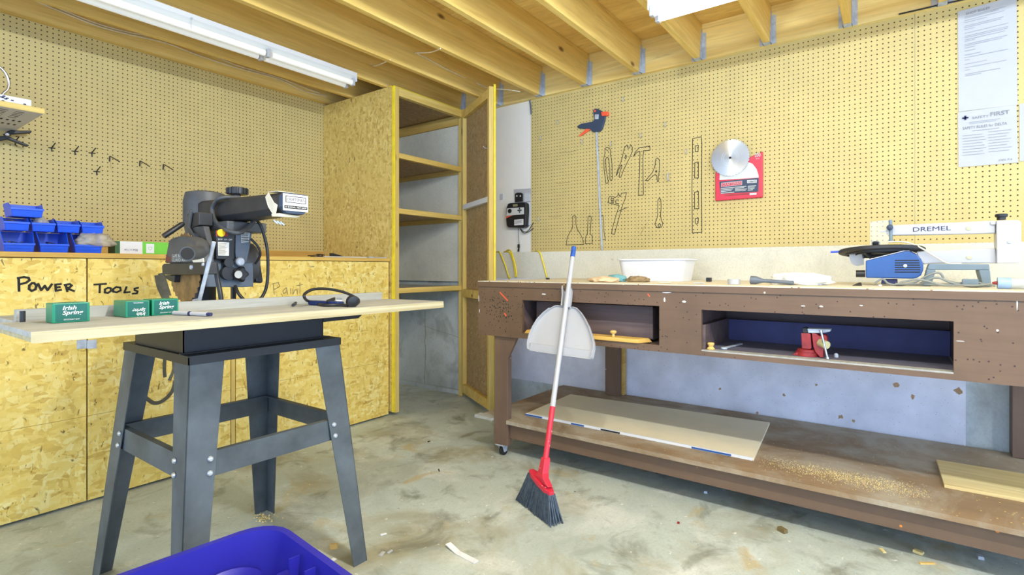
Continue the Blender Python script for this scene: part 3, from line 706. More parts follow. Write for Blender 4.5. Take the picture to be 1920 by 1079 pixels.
polyy([(492, 515), (580, 518), (578, 622), (494, 620)], 1.9535, .0012, m_label, 'warning_label', pn, 0)
m = MB()
for r in range(9):
    a, b = PY(*z4(497, 527+r*10), 1.953), PY(*z4(560-7*(r % 3), 529+r*10), 1.953); m.stroke([a, b], .0014, (0, -1, 0), .0002)
m.build('label_print', m_ghost, pn)
p = PY(*z4(492, 500), 1.9545); text('lettering', 'SAW  ON  OFF', m_label, p, (1, 0, 0), (0, 0, 1), .05, .006, pn)
polyy([(672, 445), (740, 440), (732, 515), (672, 520)], 1.966, .0015, m_label, 'rating_plate', saw, 0)
m = MB()
for r in range(5):
    m.stroke([PY(*z4(676, 455+r*13), 1.9655), PY(*z4(730-4*(r % 2), 453+r*13), 1.9655)], .003, (0, -1, 0), .0003)
m.build('plate_print', m_ink, saw)
def star(c, n, r, ln, mat, nm):
    m = MB(); c = V(c); rs = []
    for h, k in ((0, .8), (.3, 1), (.8, 1), (1, .75)):
        rs.append([c+V(r*k*(1+.16*cos(5*a))*cos(a), -ln*h, r*k*(1+.16*cos(5*a))*sin(a)) for a in [2*pi*q/40 for q in range(40)]])
    m.rings(rs); return m.build(nm, mat, saw, smooth=40)
star(PY(*z4(645, 765), 1.973), 5, .026, .03, m_black, 'clamp_knob')
m = MB(); c = PY(*z4(650, 768), 1.942); m.cyl(c, c+V(0, -.002, 0), .014, n=16); m.build('knob_disc', m_label, saw)
m = MB(); c = PY(*z4(655, 668), 1.967); m.lathe(c, (0, -1, 0), [(.016, 0), (.016, .012), (.012, .016), (0, .017)], 16); m.build('pivot_nut', m_galv, saw, smooth=40)
m = MB(); c = PY(*z4(560, 675), 1.967); m.cyl(c, c+V(0, -.018, 0), .017, n=16); m.build('pivot_boss', m_black, saw)
m = MB(); c = PY(*z4(560, 755), 1.973); m.cyl(c, c+V(0, -.02, 0), .026, n=20); m.build('arbor_cap', m_black, saw, smooth=40)
polyy([(775, 700), (828, 692), (846, 820), (835, 838), (790, 830)], 2.0, .06, m_black, 'motor_end_cap', saw, .006)
# blade, guard, dust elbow
bc = V(.836, 2.055, 1.083); m = MB(); N = 60
o = [bc+V(0, cos(2*pi*k/N)*(.127 if k % 2 else .119), sin(2*pi*k/N)*(.127 if k % 2 else .119)) for k in range(N)]
m.prism(o, (.0025, 0, 0)); m.build('saw_blade', m_dirty, saw)
gd = polyx([(75, 680), (105, 510), (125, 487), (160, 474), (230, 470), (290, 478), (335, 500), (362, 540), (375, 600), (385, 680)], .815, .034, m_saw, 'blade_guard', saw, .006)
polyx([(55, 698), (70, 684), (390, 674), (392, 768), (100, 772), (58, 768)], .808, .040, m_sawd, 'guard_band', gd)
polyx([(62, 774), (155, 774), (150, 830), (115, 820), (85, 800)], .816, .046, m_sawd, 'guard_skirt', gd)
p0, p1, p2 = PX(*z4(92, 678), .815), PX(*z4(250, 672), .815), PX(*z4(92, 628), .815)
text('lettering', '10 inch', m_red, PX(*z4(84, 672), .815), (0, -1, 0), (0, 0, 1), .045, .028, gd, bold=.01, off=.0012)
text('lettering', 'SAFE BLADE\nGUARD ARM', m_label, PX(*z4(140, 668), .815), (0, -1, 0), (0, 0, 1), .115, .026, gd, off=.0012)
m = MB(); el = [PX(*z4(*p), x) for p, x in [((300, 520), .815), ((345, 530), .80), ((378, 560), .785), ((350, 592), .765), ((305, 600), .735), ((255, 606), .70)]]
m.tube(el, .0215, 16, smooth=5); e = m.build('dust_elbow', m_saw, gd, smooth=50); m = MB(); d = (el[-1]-el[-2]).normalized(); m.cyl(el[-1]+d*.0004, el[-1]+d*.001, .018, n=16); m.build('elbow_mouth', m_ink, gd)
polyx([(290, 655), (335, 628), (375, 640), (380, 672), (300, 674)], .812, .003, m_tape, 'guard_dust', gd, 0)
m = MB(); c = PX(*z4(290, 712), .808); m.lathe(c, (-1, 0, 0), [(.008, 0), (.007, .005), (0, .006)], 12); c = PX(*z4(380, 690), .808); m.lathe(c, (-1, 0, 0), [(.006, 0), (.005, .004), (0, .005)], 12); m.build('guard_screws', m_galv, gd)
m = MB(); m.tube([PX(*z4(462, 515), .80), PX(*z4(345, 985), .80)], .006, 10); m.tube([PX(*z4(305, 975), .80), PX(*z4(350, 965), .80)], .006, 8); m.tube([PX(*z4(345, 985), .80), V(PX(*z4(345, 1030), .80).x, PX(*z4(345, 1030), .80).y, TT+.001)], .003, 8); m.build('kickback_rod', m_galv, saw, smooth=40)
m = MB(); h0, h1 = PY(*z4(226, 368), 2.08), PY(*z4(68, 472), 2.08); m.tube([h0, h0+(h1-h0)*.1, h1-(h1-h0)*.03, h1], [.006, .0095, .0095, .0085], 12); m.build('handle', m_black, saw, smooth=40)
m = MB(); m.cyl((1.08, 2.2, .9455), (1.08, 2.2, 1.03), .009, n=10); m.build('post_rod', m_steelb, saw)
# cords
m = MB(); m.tube([V(1.0, 1.99, 1.347), PX(415, 371, .937), PX(402, 383, .936), PX(398, 397, .934), PX(405, 417, .93), PX(425, 432, .925), PY(448, 437, 1.90), PY(466, 426, 1.91), PY(478, 412, 1.92)], .0078, 8, smooth=6); m.build('power_cord', m_gcord if False else m_saw, saw, smooth=60)
m = MB()
m.tube([PY(478, 412, 1.92), PY(487, 420, 1.93), PY(496, 445, 1.93), PY(502, 478, 1.93), PY(501, 530, 1.93), PY(492, 556, 1.93), PY(478, 566, 1.93)], .0056, 8, smooth=6)
m.tube([PY(441, 536, 1.94), PY(448, 552, 1.92), PY(461, 566, 1.91)], .0056, 8, smooth=5)
m.tube([PY(470, 448, 1.95), PY(483, 462, 1.94), PY(488, 478, 1.94), PY(479, 495, 1.96)], .0045, 8, smooth=5)
m.tube([PY(404, 495, 1.90), PY(408, 525, 1.90), PY(413, 550, 1.885), PY(415, 568, 1.88)], .0085, 8, smooth=4)
m.build('power_cord', m_black, saw, smooth=60)
m = MB()
for k in (0, 1, 2):
    a = PY(510, 409+k, 1.67); m.obox(a+V(.012+.012*k, 0, -.012), (.018, .002, .005), V(.8, 0, -.6), V(0, 1, 0), V(.6, 0, .8))
m.build('plug_prongs', m_chrome, saw)
def offcut(u, v, s, rot, label):
    c = PZ(u, v, .9455 if v < 568 else TT); m = MB(); m.obox(c+V(0, 0, s[2]/2+.0006), s, (cos(rot), sin(rot), 0), (-sin(rot), cos(rot), 0)); o = m.build('wood_offcut', m_knob, bevel=.001); tag(o, label, 'offcut')
offcut(431, 574, (.03, .022, .024), .2, 'small square wood offcut on saw table below the motor')
offcut(490, 571, (.05, .018, .02), -.2, 'wedge-like wood offcut on saw table below the hanging saw cord')

# ------------------------------------------------------------------ soap boxes and pen on the saw table
def soap(p, rot, L, Wd, Hh, label, upside=False, end=False):
    t = thing('soap_box', label, 'box', p, 'green soap boxes')
    c, s = cos(rot), sin(rot); ex, ey = V(c, s, 0), V(-s, c, 0); p = V(p)
    q = [p, p+ex*L, p+ex*L+ey*Wd, p+ey*Wd]
    m = MB(); m.hull(q, [a+V(0, 0, Hh) for a in q]); bx = m.build('carton', m_green, t, bevel=.0015)
    m = MB(); q = [p+ex*L*.09-ey*.0006, p+ex*L*.93-ey*.0006, p+ex*L*.93, p+ex*L*.09]; m.hull([a+V(0, 0, Hh*.06) for a in q], [a+V(0, 0, Hh*.94) for a in q]); m.build('front_print', m_greend, t)
    w, h = L*.56, Hh*.52
    text('lettering', 'Irish\nSpring', m_white, p+ex*L*.26+V(0, 0, Hh*(.34 if not upside else .06)), ex, V(ex.x*.0, 0, 1)+ex*.0, w, h, t, shear=.25, bold=.02, off=.001, flip=upside)
    text('lettering', 'DEODORANT SOAP' if not upside else 'ORIGINAL', m_white, p+ex*L*.3+V(0, 0, Hh*(.12 if not upside else .84)), ex, (0, 0, 1), L*.42, Hh*.07, t, off=.001, flip=upside)
    return t
Zt = TT+.0006
soap((.384, 1.677, Zt), 0, .075, .055, .0485, 'green soap box standing alone near the left end of the saw table')
soap((.5475, 1.71, Zt), .02, .058, .085, .0445, 'green soap box with upside-down lettering, middle of the three', True)
soap((.6125, 1.715, Zt), .03, .07, .06, .046, 'green soap box with upright lettering beside the white pen')
a, b = PZ(326, 587, Zt+.006), PZ(396, 590, Zt+.006); t = thing('marker_pen', 'white marker pen lying on the saw table', 'pen', ((a+b)/2).xy.to_3d()+V(0, 0, Zt))
m = MB(); m.tube([a, a+(b-a)*.9], .0062, 12); m.build('barrel', m_plw, t, smooth=40); m = MB(); m.tube([a+(b-a)*.901, b], .005, 12); m.build('tip', m_navy, t, smooth=40)
m = MB(); m.tube([a+(b-a)*.42, a+(b-a)*.48], .0066, 12); m.build('band', m_navy, t, smooth=40)
# dark battery charger lead coiled at the right end of the saw table
t = thing('power_lead', 'black coiled power lead with blue pouch on the right of the saw table', 'cord', PZ(610, 568, TT))
z5 = lambda X, Y: (530+X/8.3, 470+Y/8.3)
L = lambda X, Y, z=.006: PZ(*z5(X, Y), TT+z)
def LY_(X, Y, y): return PY(*z5(X, Y), y)
m = MB(); m.tube([L(160, 850), L(230, 800), L(330, 785), L(460, 810), L(640, 850), L(850, 850), L(1080, 850), L(1170, 815), L(1185, 790, .008), LY_(1150, 740, 1.70), LY_(950, 650, 1.70), LY_(700, 600, 1.70), LY_(480, 605, 1.69), LY_(350, 670, 1.68), LY_(340, 735, 1.67), L(400, 790, .014), L(520, 800, .013)], .0052, 8, smooth=5); m.build('cable', m_black, t, smooth=60)
a, b = L(380, 830), L(840, 850); d = (b-a).normalized(); n = V(-d.y, d.x, 0)
m = MB(); m.obox((a+b)/2+n*.02+V(0, 0, .003), ((b-a).length, .035, .016), d, n); m.build('pouch', m_bluegrip if False else paint('navy_pouch', (24, 44, 100), .5), t, bevel=.005)
a, b = L(690, 810, .014), L(820, 760, .02); m = MB(); m.hull([a+V(0, 0, -.006), b+V(0, .0, -.018), b+V(.012, .02, -.018), a+V(.01, .02, -.006)], [a+V(0, 0, .008), b+V(0, 0, .008), b+V(.012, .02, .008), a+V(.01, .02, .008)]); m.build('plug', m_black, t, bevel=.003)
a, b = L(822, 800, .013), L(915, 800, .013); m = MB(); m.obox((a+b)/2, ((b-a).length, .012, .014), (b-a).normalized(), V(0, 1, 0)); m.build('plug_tag', m_white, t, bevel=.002)
m = MB(); c = L(1080, 800, .018); m.lathe(c+V(-.004, -.012, 0), (.3, 1, .2), [(.008, -.004), (.02, 0), (.021, .016), (.01, .022)], 16); m.build('socket', m_black, t, smooth=40)
m = MB(); a = L(880, 750, .02); m.obox(a, (.02, .002, .005)); m.obox(a+V(.006, .004, -.006), (.02, .002, .005)); m.build('prongs', m_chrome, t)
# ------------------------------------------------------------------ blue bins on the left worktop
def make_bin(x0, yf, z, w, d, h, lip, label, fill=None):
    t = thing('storage_bin', label, 'bin', (x0+w/2, yf+d/2, z), 'blue open-front storage bins')
    th = .003; tp = w*.07; y1 = yf+d; yo = yf+d*.30
    def P(x, y, zz): return V(x0+x, y, z+zz)
    m = MB()
    m.hull([P(tp, yf+.004, 0), P(w-tp, yf+.004, 0), P(w-tp, y1, 0), P(tp, y1, 0)], [P(tp, yf+.004, th), P(w-tp, yf+.004, th), P(w-tp, y1, th), P(tp, y1, th)])
    m.hull([P(tp, y1-th, th), P(w-tp, y1-th, th), P(w, y1-th, h), P(0, y1-th, h)], [P(tp, y1, th), P(w-tp, y1, th), P(w, y1, h), P(0, y1, h)])
    for s in (0, 1):
        bx = tp if s == 0 else w-tp; tx = 0 if s == 0 else w; k = th if s == 0 else -th; lx = bx+(tx-bx)*lip/h
        m.hull([P(bx, yf+.004, th), P(bx, y1-th, th), P(tx, y1-th, h), P(tx, yo, h), P(lx, yf, lip)], [P(bx+k, yf+.004, th), P(bx+k, y1-th, th), P(tx+k, y1-th, h), P(tx+k, yo, h), P(lx+k, yf, lip)])
    lx = tp*(1-lip/h)
    m.hull([P(tp+th, yf+.004, th), P(w-tp-th, yf+.004, th), P(w-tp-th, yf+.004+th, th), P(tp+th, yf+.004+th, th)], [P(lx+th, yf, lip), P(w-lx-th, yf, lip), P(w-lx-th, yf+th, lip), P(lx+th, yf+th, lip)])
    m.build('bin_body', m_blue, t, bevel=.001)
    m = MB(); m.hull([P(lx-.002, yf-.004, lip-.006), P(w-lx+.002, yf-.004, lip-.006), P(w-lx+.002, yf-.0005, lip-.006), P(lx-.002, yf-.0005, lip-.006)], [P(lx-.002, yf-.004, lip+.004), P(w-lx+.002, yf-.004, lip+.004), P(w-lx+.002, yf-.0005, lip+.004), P(lx-.002, yf-.0005, lip+.004)])
    m.build('front_lip', m_blue, t, bevel=.001)
    if h > .08:
        m = MB(); m.hull([P(tp+.01, yf-.0005, lip*.45), P(w-tp-.01, yf-.0005, lip*.45), P(w-tp-.01, yf+.003, lip*.45), P(tp+.01, yf+.003, lip*.45)], [P(tp+.01, yf-.001, lip*.55), P(w-tp-.01, yf-.001, lip*.55), P(w-tp-.01, yf+.002, lip*.55), P(tp+.01, yf+.002, lip*.55)])
        m.build('front_rib', m_blue, t)
    if fill:
        m = MB(); rnd = random.Random(int(x0*1e4)); 
        for i in range(34):
            c = P(rnd.uniform(.25, .75)*w, yf+rnd.uniform(.3, .9)*d, th+rnd.uniform(.006, .045)); a = rnd.uniform(0, 3)
            m.obox(c, (rnd.uniform(.015, .04), .008, .006), (cos(a), sin(a), rnd.uniform(-.2, .2)), (-sin(a), cos(a), 0))
        stuff(m.build('bin_contents', fill, t))
YB = 3.15
xs1 = [(.445, .105), (.5525, .113), (.674, .113), (.80, .116)]
nm1 = ['bottom-row blue bin at the left picture edge', 'bottom-row blue bin above the word POWER, second from the picture edge', 'bottom-row blue bin in the middle, holding thin sticks', 'bottom-row blue bin stuffed with a grey plastic bag']
# the photograph shows three of the bottom row; the first of the list lies outside it
for (x, w), n in list(zip(xs1, nm1))[1:]: make_bin(x, YB, WZ, w, .165, .098, .038, n, None if 'bag' in n else m_sawd)
Z2 = WZ+.0985
for x, w, n in [(.562, .09, 'second-row blue bin under the topmost bin'), (.655, .088, 'second-row blue bin heaped with a clear bag'), (.745, .09, 'empty second-row blue bin, middle of the row'), (.837, .092, 'second-row blue bin at the right end of the row')]:
    make_bin(x, YB+.03, Z2, w, .13, .062, .036, n, m_drin if 'under' in n else None)
make_bin(.583, YB+.03, Z2+.0635, .118, .13, .062, .036, 'topmost blue bin stacked at the picture edge')
def crumple(name, label, c, size, mat, seed, cat, group=None, parent=None):
    rnd = random.Random(seed); bm = bmesh.new(); bmesh.ops.create_icosphere(bm, subdivisions=4, radius=1)
    from mathutils import noise
    for v in bm.verts:
        p = v.co.copy(); k = 1+.28*noise.noise(p*2.1+V(seed, 0, 0))+.22*abs(noise.noise(p*5+V(0, seed, 0)))-.1*abs(noise.noise(p*9))
        v.co = V(p.x*k*size[0], p.y*k*size[1], max(-.55, p.z*k)*size[2])
    me = bpy.data.meshes.new(name); 
    zz = min(v.co.z for v in bm.verts)
    for v in bm.verts: v.co.z -= zz
    bm.to_mesh(me); bm.free(); me.materials.append(mat)
    for p in me.polygons: p.use_smooth = True
    o = bpy.data.objects.new(name, me); COL.objects.link(o); o.location = c; tag(o, label, cat, group); return o
crumple('plastic_bag', 'crumpled grey plastic bag spilling from the bottom right blue bin', (.893, YB+.035, WZ+.036), (.075, .055, .042), m_bag, 2, 'bag')
crumple('plastic_bag', 'clear plastic bag bulging from the second-row blue bin', (.70, YB+.085, Z2+.004), (.028, .035, .042), m_bag, 5, 'bag')
# green carton
p0, p1 = PY(225, 478, 3.17), PY(318, 478, 3.17)
t = thing('carton', 'green and white carton behind the saw guard on the worktop', 'box', (p0.x, 3.22, WZ))
B(p0.x-.02, p1.x+.06, 3.17, 3.27, WZ, WZ+.066).build('carton_body', m_lime, t)
B(p0.x-.0205, p0.x-.0202, 3.1705, 3.2695, WZ+.001, WZ+.065).build('carton_end', m_dgreen, t)
xw = PY(267, 478, 3.17).x; B(p0.x, xw, 3.1692, 3.1698, WZ+.001, WZ+.0655).build('white_panel', m_white, t)
a, b = PY(274, 475, 3.17), PY(289, 458, 3.17); B(a.x, b.x, 3.1692, 3.1698, a.z, b.z).build('square_label', m_white, t)
m = MB(); c = (a+b)/2; k = .009; m.stroke([c+V(-k, 0, k*.7), c+V(k, 0, k), c+V(k*.7, 0, -k*.2), c+V(0, 0, -k), c+V(-k*.7, 0, -k*.3), c+V(-k, 0, k*.7)], .0015, (0, -1, 0), .001); m.build('label_print', m_lime, t)
text('lettering', 'Blue x 11w', m_navy, PY(233, 471, 3.169), (1, 0, 0), (0, 0, 1), .058, .011, t, flip=True)
B(p0.x-.0195, p0.x-.001, 3.1692, 3.1698, WZ+.001, WZ+.0655).build('dark_side', m_dgreen, t)
# small hardware on the worktop by the closet
def z5(X, Y): return (530+X/8.3, 470+Y/8.3)
a, b = PY(*z5(1330, 150), 3.06), PY(*z5(1680, 150), 3.06)
m = MB(); m.obox(((a.x+b.x)/2, 3.06, WZ+.004), (b.x-a.x, .025, .007)); m.obox((a.x+.03, 3.07, WZ+.0095), (.03, .012, .004)); o = m.build('flat_hinge', m_galv, bevel=.001); tag(o, 'flat steel strap lying on the worktop by the closet edge', 'hardware')
m = MB()
rnd = random.Random(4)
for i in range(9): m.tube([V(2.08+rnd.uniform(-.06, .06), 3.12+rnd.uniform(-.02, .02), WZ+.004+.002*i), V(2.08+rnd.uniform(-.08, .08), 3.14+rnd.uniform(-.02, .02), WZ+.005+.002*i)], .003, 6)
o = m.build('wire_scrap', m_sawd); tag(o, 'dark tangle of wire scrap on the worktop under the pegboard', 'scrap')
a, b = PY(601, 484, 3.25), PY(680, 487, 3.25); m = MB(); m.box(a.x, b.x, 3.2, 3.32, WZ, WZ+.012); o = m.build('grey_batten', m_label, bevel=.002); tag(o, 'pale grey batten lying against the closet side', 'batten')
m = MB(); c = PY(632, 481, 3.26); c.z = WZ+.0125; m.hull([c+V(-.05, 0, 0), c+V(.06, 0, 0), c+V(.06, .02, 0), c+V(-.05, .02, 0)], [c+V(-.05, 0, .022), c+V(-.02, 0, .02), c+V(-.02, .02, .02), c+V(-.05, .02, .022)]); o = m.build('wedge', m_black); tag(o, 'small black wedge on the pale grey batten', 'wedge')

# ------------------------------------------------------------------ wall shelf at the left, its load and the peg hooks
t = thing('wall_shelf', 'wooden wall shelf with slotted grey underside at the left edge', 'shelf', (.2, 3.55, 1.809))
B(-.6, .715, 3.254, LY-.008, 1.812, 1.832).build('shelf_board', m_top, t)
B(-.6, .717, 3.25, 3.2538, 1.809, 1.834).build('front_edge', m_pinex, t)
B(-.6, .713, 3.256, LY-.008, 1.8085, 1.8117).build('metal_underside', m_label, t)
m = MB()
for r in range(5):
    for k in range(12): m.box(.02+k*.055, .05+k*.055, 3.30+r*.035, 3.308+r*.035, 1.8078, 1.8084)
for k in range(26): m.box(.675-.022*k, .684-.022*k, 3.5, 3.53, 1.8078, 1.8084); m.box(.675-.022*k, .684-.022*k, 3.6, 3.63, 1.8078, 1.8084)
stuff(m.build('slots', m_ink, t))
a, b = PY(0, 185, 3.30), PY(58, 192, 3.30)
t = thing('small_box', 'small white printed box on the left wall shelf', 'box', (b.x-.1, 3.33, 1.8345))
B(b.x-.16, b.x, 3.29, 3.37, 1.8345, 1.872).build('carton', m_white, t, bevel=.001)
m = MB(); rnd = random.Random(8)
for i in range(16):
    x = b.x-.15+rnd.random()*.12; z = 1.838+rnd.random()*.028; m.face([(x, 3.2893, z), (x+.012, 3.2893, z), (x+.01, 3.2893, z+.006), (x+.002, 3.2893, z+.005)])
m.build('print', m_navy, t)
m = MB(); pts = [PY(u, v, 3.45) for u, v in [(-12, 120), (2, 128), (12, 140), (17, 155), (14, 168), (5, 177), (-10, 182)]]; pts[-1].z = 1.84
m.tube(pts, .006, 10, smooth=5); o = m.build('metal_hoop', m_chrome, smooth=60); tag(o, 'bent bright metal tube hoop above the left wall shelf', 'hoop')
def sc6(X, Y): return (X/4.152, 100+Y/4.152)
YW = LY-.0065
def hook(path, label, r=.0028, base=None):
    m = MB(); m.tube([PY(*sc6(x, y), YW-d) for x, y, d in path], r, 8, smooth=3)
    if base: 
        for q in base: m.tube([PY(*sc6(x, y), YW-d) for x, y, d in q], r, 8)
    o = m.build('peg_hook', m_steelb, smooth=60); return tag(o, label, 'hook', 'dark steel peg hooks on the left pegboard')
def short(cx, cy, label): hook([(cx, cy, .004), (cx+8, cy-12, .03), (cx+30, cy-40, .05)], label, base=[[(cx-25, cy-3, .003), (cx+28, cy+2, .003)], [(cx, cy, .003), (cx+2, cy+28, .003)]])
for X, Y, n in [(402, 738, 'leftmost of the three short hooks in a row'), (583, 764, 'middle of the three short hooks in a row'), (715, 778, 'rightmost of the three short hooks in a row'), (752, 922, 'short hook set lowest, below the other short ones'), (118, 690, 'short hook carrying the black spring clamp')]: short(X, Y, n)
for X, Y, n in [(855, 803, 'first long bent hook from the left'), (1090, 840, 'second long bent hook, between two others'), (1272, 866, 'long bent hook nearest the closet')]:
    hook([(X, Y+4, .004), (X+8, Y+2, .02), (X+75, Y+42, .16)], n, .0032, [[(X, Y, .003), (X-3, Y+40, .003)]])
t = thing('spring_clamp', 'black spring clamp hanging from a hook under the left shelf', 'clamp', PY(*sc6(60, 640), YW-.06))
for nm, poly in [('upper_jaw_handle', [(30, 632), (60, 605), (90, 597), (160, 602), (245, 600), (250, 612), (240, 620), (150, 626), (80, 630), (60, 645)]), ('lower_jaw_handle', [(-60, 650), (0, 645), (60, 640), (110, 665), (180, 695), (228, 715), (225, 725), (200, 722), (120, 690), (60, 670), (0, 682), (-60, 690)])]:
    m = MB(); m.prism([PY(*sc6(*p), YW-.075) for p in poly], (0, .03, 0)); m.build(nm, m_black, t, bevel=.004)
m = MB(); c = PY(*sc6(58, 632), YW-.077); m.lathe(c, (0, -1, 0), [(.009, -.036), (.009, 0), (.006, .003)], 14); m.build('pivot', m_chrome, t)
# small clip on the pegboard above the saw
hook2 = MB(); hook2.tube([PY(384, 352, YW-.004), PY(385, 358, YW-.01), PY(388, 358, YW-.02)], .002, 6); tag(hook2.build('peg_clip', m_plw), 'tiny white clip on the left pegboard above the saw', 'hook')

# ------------------------------------------------------------------ right pegboard: drawings, pegs, clamp, saw blade, papers
XW = RX-.0063
PW = lambda u, v: PX(u, v, XW)
def c2(X, Y): return (1000+X/3.722, 190+Y/3.722)
pegR = [o for o in wr.children if o.name.startswith('pegboard')][0]
outl = {
 'pliers_outline': [[(500, 330), (515, 322), (532, 328), (540, 345), (538, 365), (545, 400), (550, 450), (552, 540), (545, 555), (536, 548), (534, 470), (526, 400), (515, 390), (505, 405), (508, 470), (524, 565), (516, 575), (506, 570), (494, 470), (492, 400), (500, 370), (500, 330)], [(508, 338), (525, 350)]],
 'cutters_outline': [[(640, 320), (655, 305), (662, 330), (672, 325), (680, 303), (692, 325), (690, 355), (670, 400), (650, 440), (630, 480), (612, 530), (600, 530), (604, 495), (620, 450), (612, 448), (595, 480), (585, 510), (578, 520), (588, 480), (610, 430), (622, 390), (630, 350), (640, 320)], [(645, 375), (652, 385), (645, 405), (640, 395), (645, 375)]],
 'hammer_outline': [[(698, 388), (715, 352), (740, 325), (760, 322), (785, 318), (812, 312), (816, 340), (795, 345), (770, 345), (765, 400), (768, 655), (734, 656), (742, 500), (745, 350), (725, 355), (700, 385)]],
 'small_pliers_outline': [[(855, 405), (868, 396), (880, 410), (882, 450), (878, 500), (872, 530), (875, 560), (866, 562), (862, 520), (850, 512), (825, 530), (800, 556), (785, 552), (800, 535), (830, 500), (848, 460), (852, 430), (855, 405)], [(858, 482), (863, 490), (857, 498), (852, 490), (858, 482)]],
 'pipe_wrench_outline': [[(520, 708), (530, 668), (555, 665), (572, 672), (590, 660), (592, 640), (606, 668), (618, 642), (650, 638), (642, 680), (625, 720), (605, 790), (585, 860), (566, 930), (545, 925), (560, 860), (580, 790), (600, 730), (575, 722), (520, 708)], [(545, 678), (562, 680), (562, 692), (542, 690), (545, 678)], [(545, 695), (558, 698), (560, 710), (542, 708)], [(595, 688), (578, 690), (575, 712), (598, 715)], [(600, 765), (655, 742)]],
 'wrench_outline': [[(870, 690), (880, 676), (890, 688), (892, 740), (888, 800), (895, 835), (905, 850), (895, 880), (885, 878), (888, 860), (878, 855), (870, 865), (880, 885), (862, 880), (848, 858), (858, 835), (868, 800), (870, 690)]],
 'broad_scraper_outline': [[(275, 805), (286, 798), (298, 806), (298, 860), (305, 890), (330, 930), (345, 960), (350, 1000), (230, 1004), (238, 950), (255, 915), (272, 888), (276, 860), (275, 805)]],
 'narrow_scraper_outline': [[(382, 808), (394, 800), (405, 808), (400, 880), (398, 928), (412, 940), (412, 992), (362, 996), (366, 945), (378, 930), (380, 880), (382, 808)]],
 'covered_scraper_outline': [[(470, 800), (486, 795), (492, 860), (492, 900), (503, 965), (465, 970)]],
 'level_outline': [[(1112, 262), (1172, 248), (1176, 290), (1174, 600), (1176, 915), (1110, 920), (1108, 600), (1112, 262)], [(1130, 312), (1152, 308), (1150, 352), (1130, 352), (1130, 312)], [(1128, 428), (1152, 424), (1152, 536), (1126, 536), (1128, 428)], [(1126, 635), (1152, 630), (1155, 750), (1126, 752), (1126, 635)], [(1130, 820), (1152, 815), (1150, 850), (1140, 860), (1130, 850), (1130, 820)]],
 'faint_lettering': [[(185, 365), (215, 355), (240, 358), (300, 345)], [(155, 570), (180, 575), (215, 570), (258, 565)], [(105, 805), (150, 808), (200, 802)], [(745, 940), (775, 880), (795, 850)]]}
for k, ps in outl.items():
    m = MB()
    for p in ps: m.stroke([PW(*c2(*q)) for q in p], .0042 if 'faint' not in k else .002, (-1, 0, 0), .0012)
    m.build(k, m_ghost if 'faint' in k else m_ink, pegR)
def peg(u, v, label, big=False):
    p = PW(u, v); s = 1.5 if big else 1; m = MB()
    m.tube([p+V(-.001, 0, .012*s), p+V(-.02*s, 0, .008*s), p+V(-.024*s, 0, -.004), p+V(-.018*s, 0, -.018*s), p+V(-.004, 0, -.016*s)], .003*s, 8, smooth=3)
    tag(m.build('plastic_peg', m_plw, smooth=60), label, 'hook', 'small white plastic pegs on the right pegboard')
for u, v, n in [(1170, 186, 'white peg highest on the board, right of the bar clamp'), (1048, 229, 'white peg left of the orange clamp trigger'), (1016, 258, 'white peg nearest the top left edge of the right pegboard'), (1093, 266, 'white peg just left of the clamp bar, below its trigger'), (1147, 270, 'white peg above the drawn pliers'),
    (1203, 254, 'white peg above the drawn hammer'), (1249, 233, 'white peg to the upper right of the drawn hammer'), (1012, 410, 'white peg low on the left edge above the bench'), (1255, 331, 'larger white peg beside the drawn small pliers'), (1288, 284, 'tiny white peg beside the drawn level')]: peg(u, v, n, 'larger' in n)
t = thing('bar_clamp', 'slate blue and orange bar clamp with long steel bar on pegboard', 'clamp', (3.48, 1.77, 1.25))
PC = lambda X, Y, x: PX(*c2(X, Y), x)
m = MB(); m.prism([PC(*p, 3.485) for p in [(418, 85), (415, 62), (430, 50), (448, 52), (490, 75), (503, 92), (498, 130), (478, 195), (462, 210), (412, 214), (398, 196), (345, 190), (308, 186), (306, 172), (332, 156), (408, 142), (424, 130)]], (.018, 0, 0)); bd = m.build('clamp_body', m_clampblue, t, bevel=.004)
m = MB(); m.prism([PC(*p, 3.487) for p in [(375, 184), (402, 192), (370, 216), (322, 246), (316, 238), (345, 214)]], (.012, 0, 0)); m.build('trigger', m_orange, t, bevel=.003)
m = MB(); m.prism([PC(*p, 3.478) for p in [(470, 74), (518, 70), (520, 98), (476, 103)]], (.0275, 0, 0)); m.build('jaw_pad', m_orange, t, bevel=.004)
m = MB(); c = PC(430, 68, 3.4845); m.cyl(c, c+V(-.001, 0, 0), .008, n=14); m.build('release_button', m_orange, bd)
m = MB(); m.prism([PC(*p, 3.484) for p in [(430, 92), (457, 92), (455, 125), (428, 125)]], (-.0012, 0, 0)); m.build('steel_collar', m_galv, bd)
a, b = PC(440, 210, 3.496), PC(480, 1040, 3.496); a.x += .003; b.x = 3.496; m = MB(); m.obox((a+b)/2, (.006, .014, (a-b).length), V(1, 0, 0), (a-b).cross(V(1, 0, 0)).normalized(), (a-b).normalized()); m.build('bar', m_galv, t)
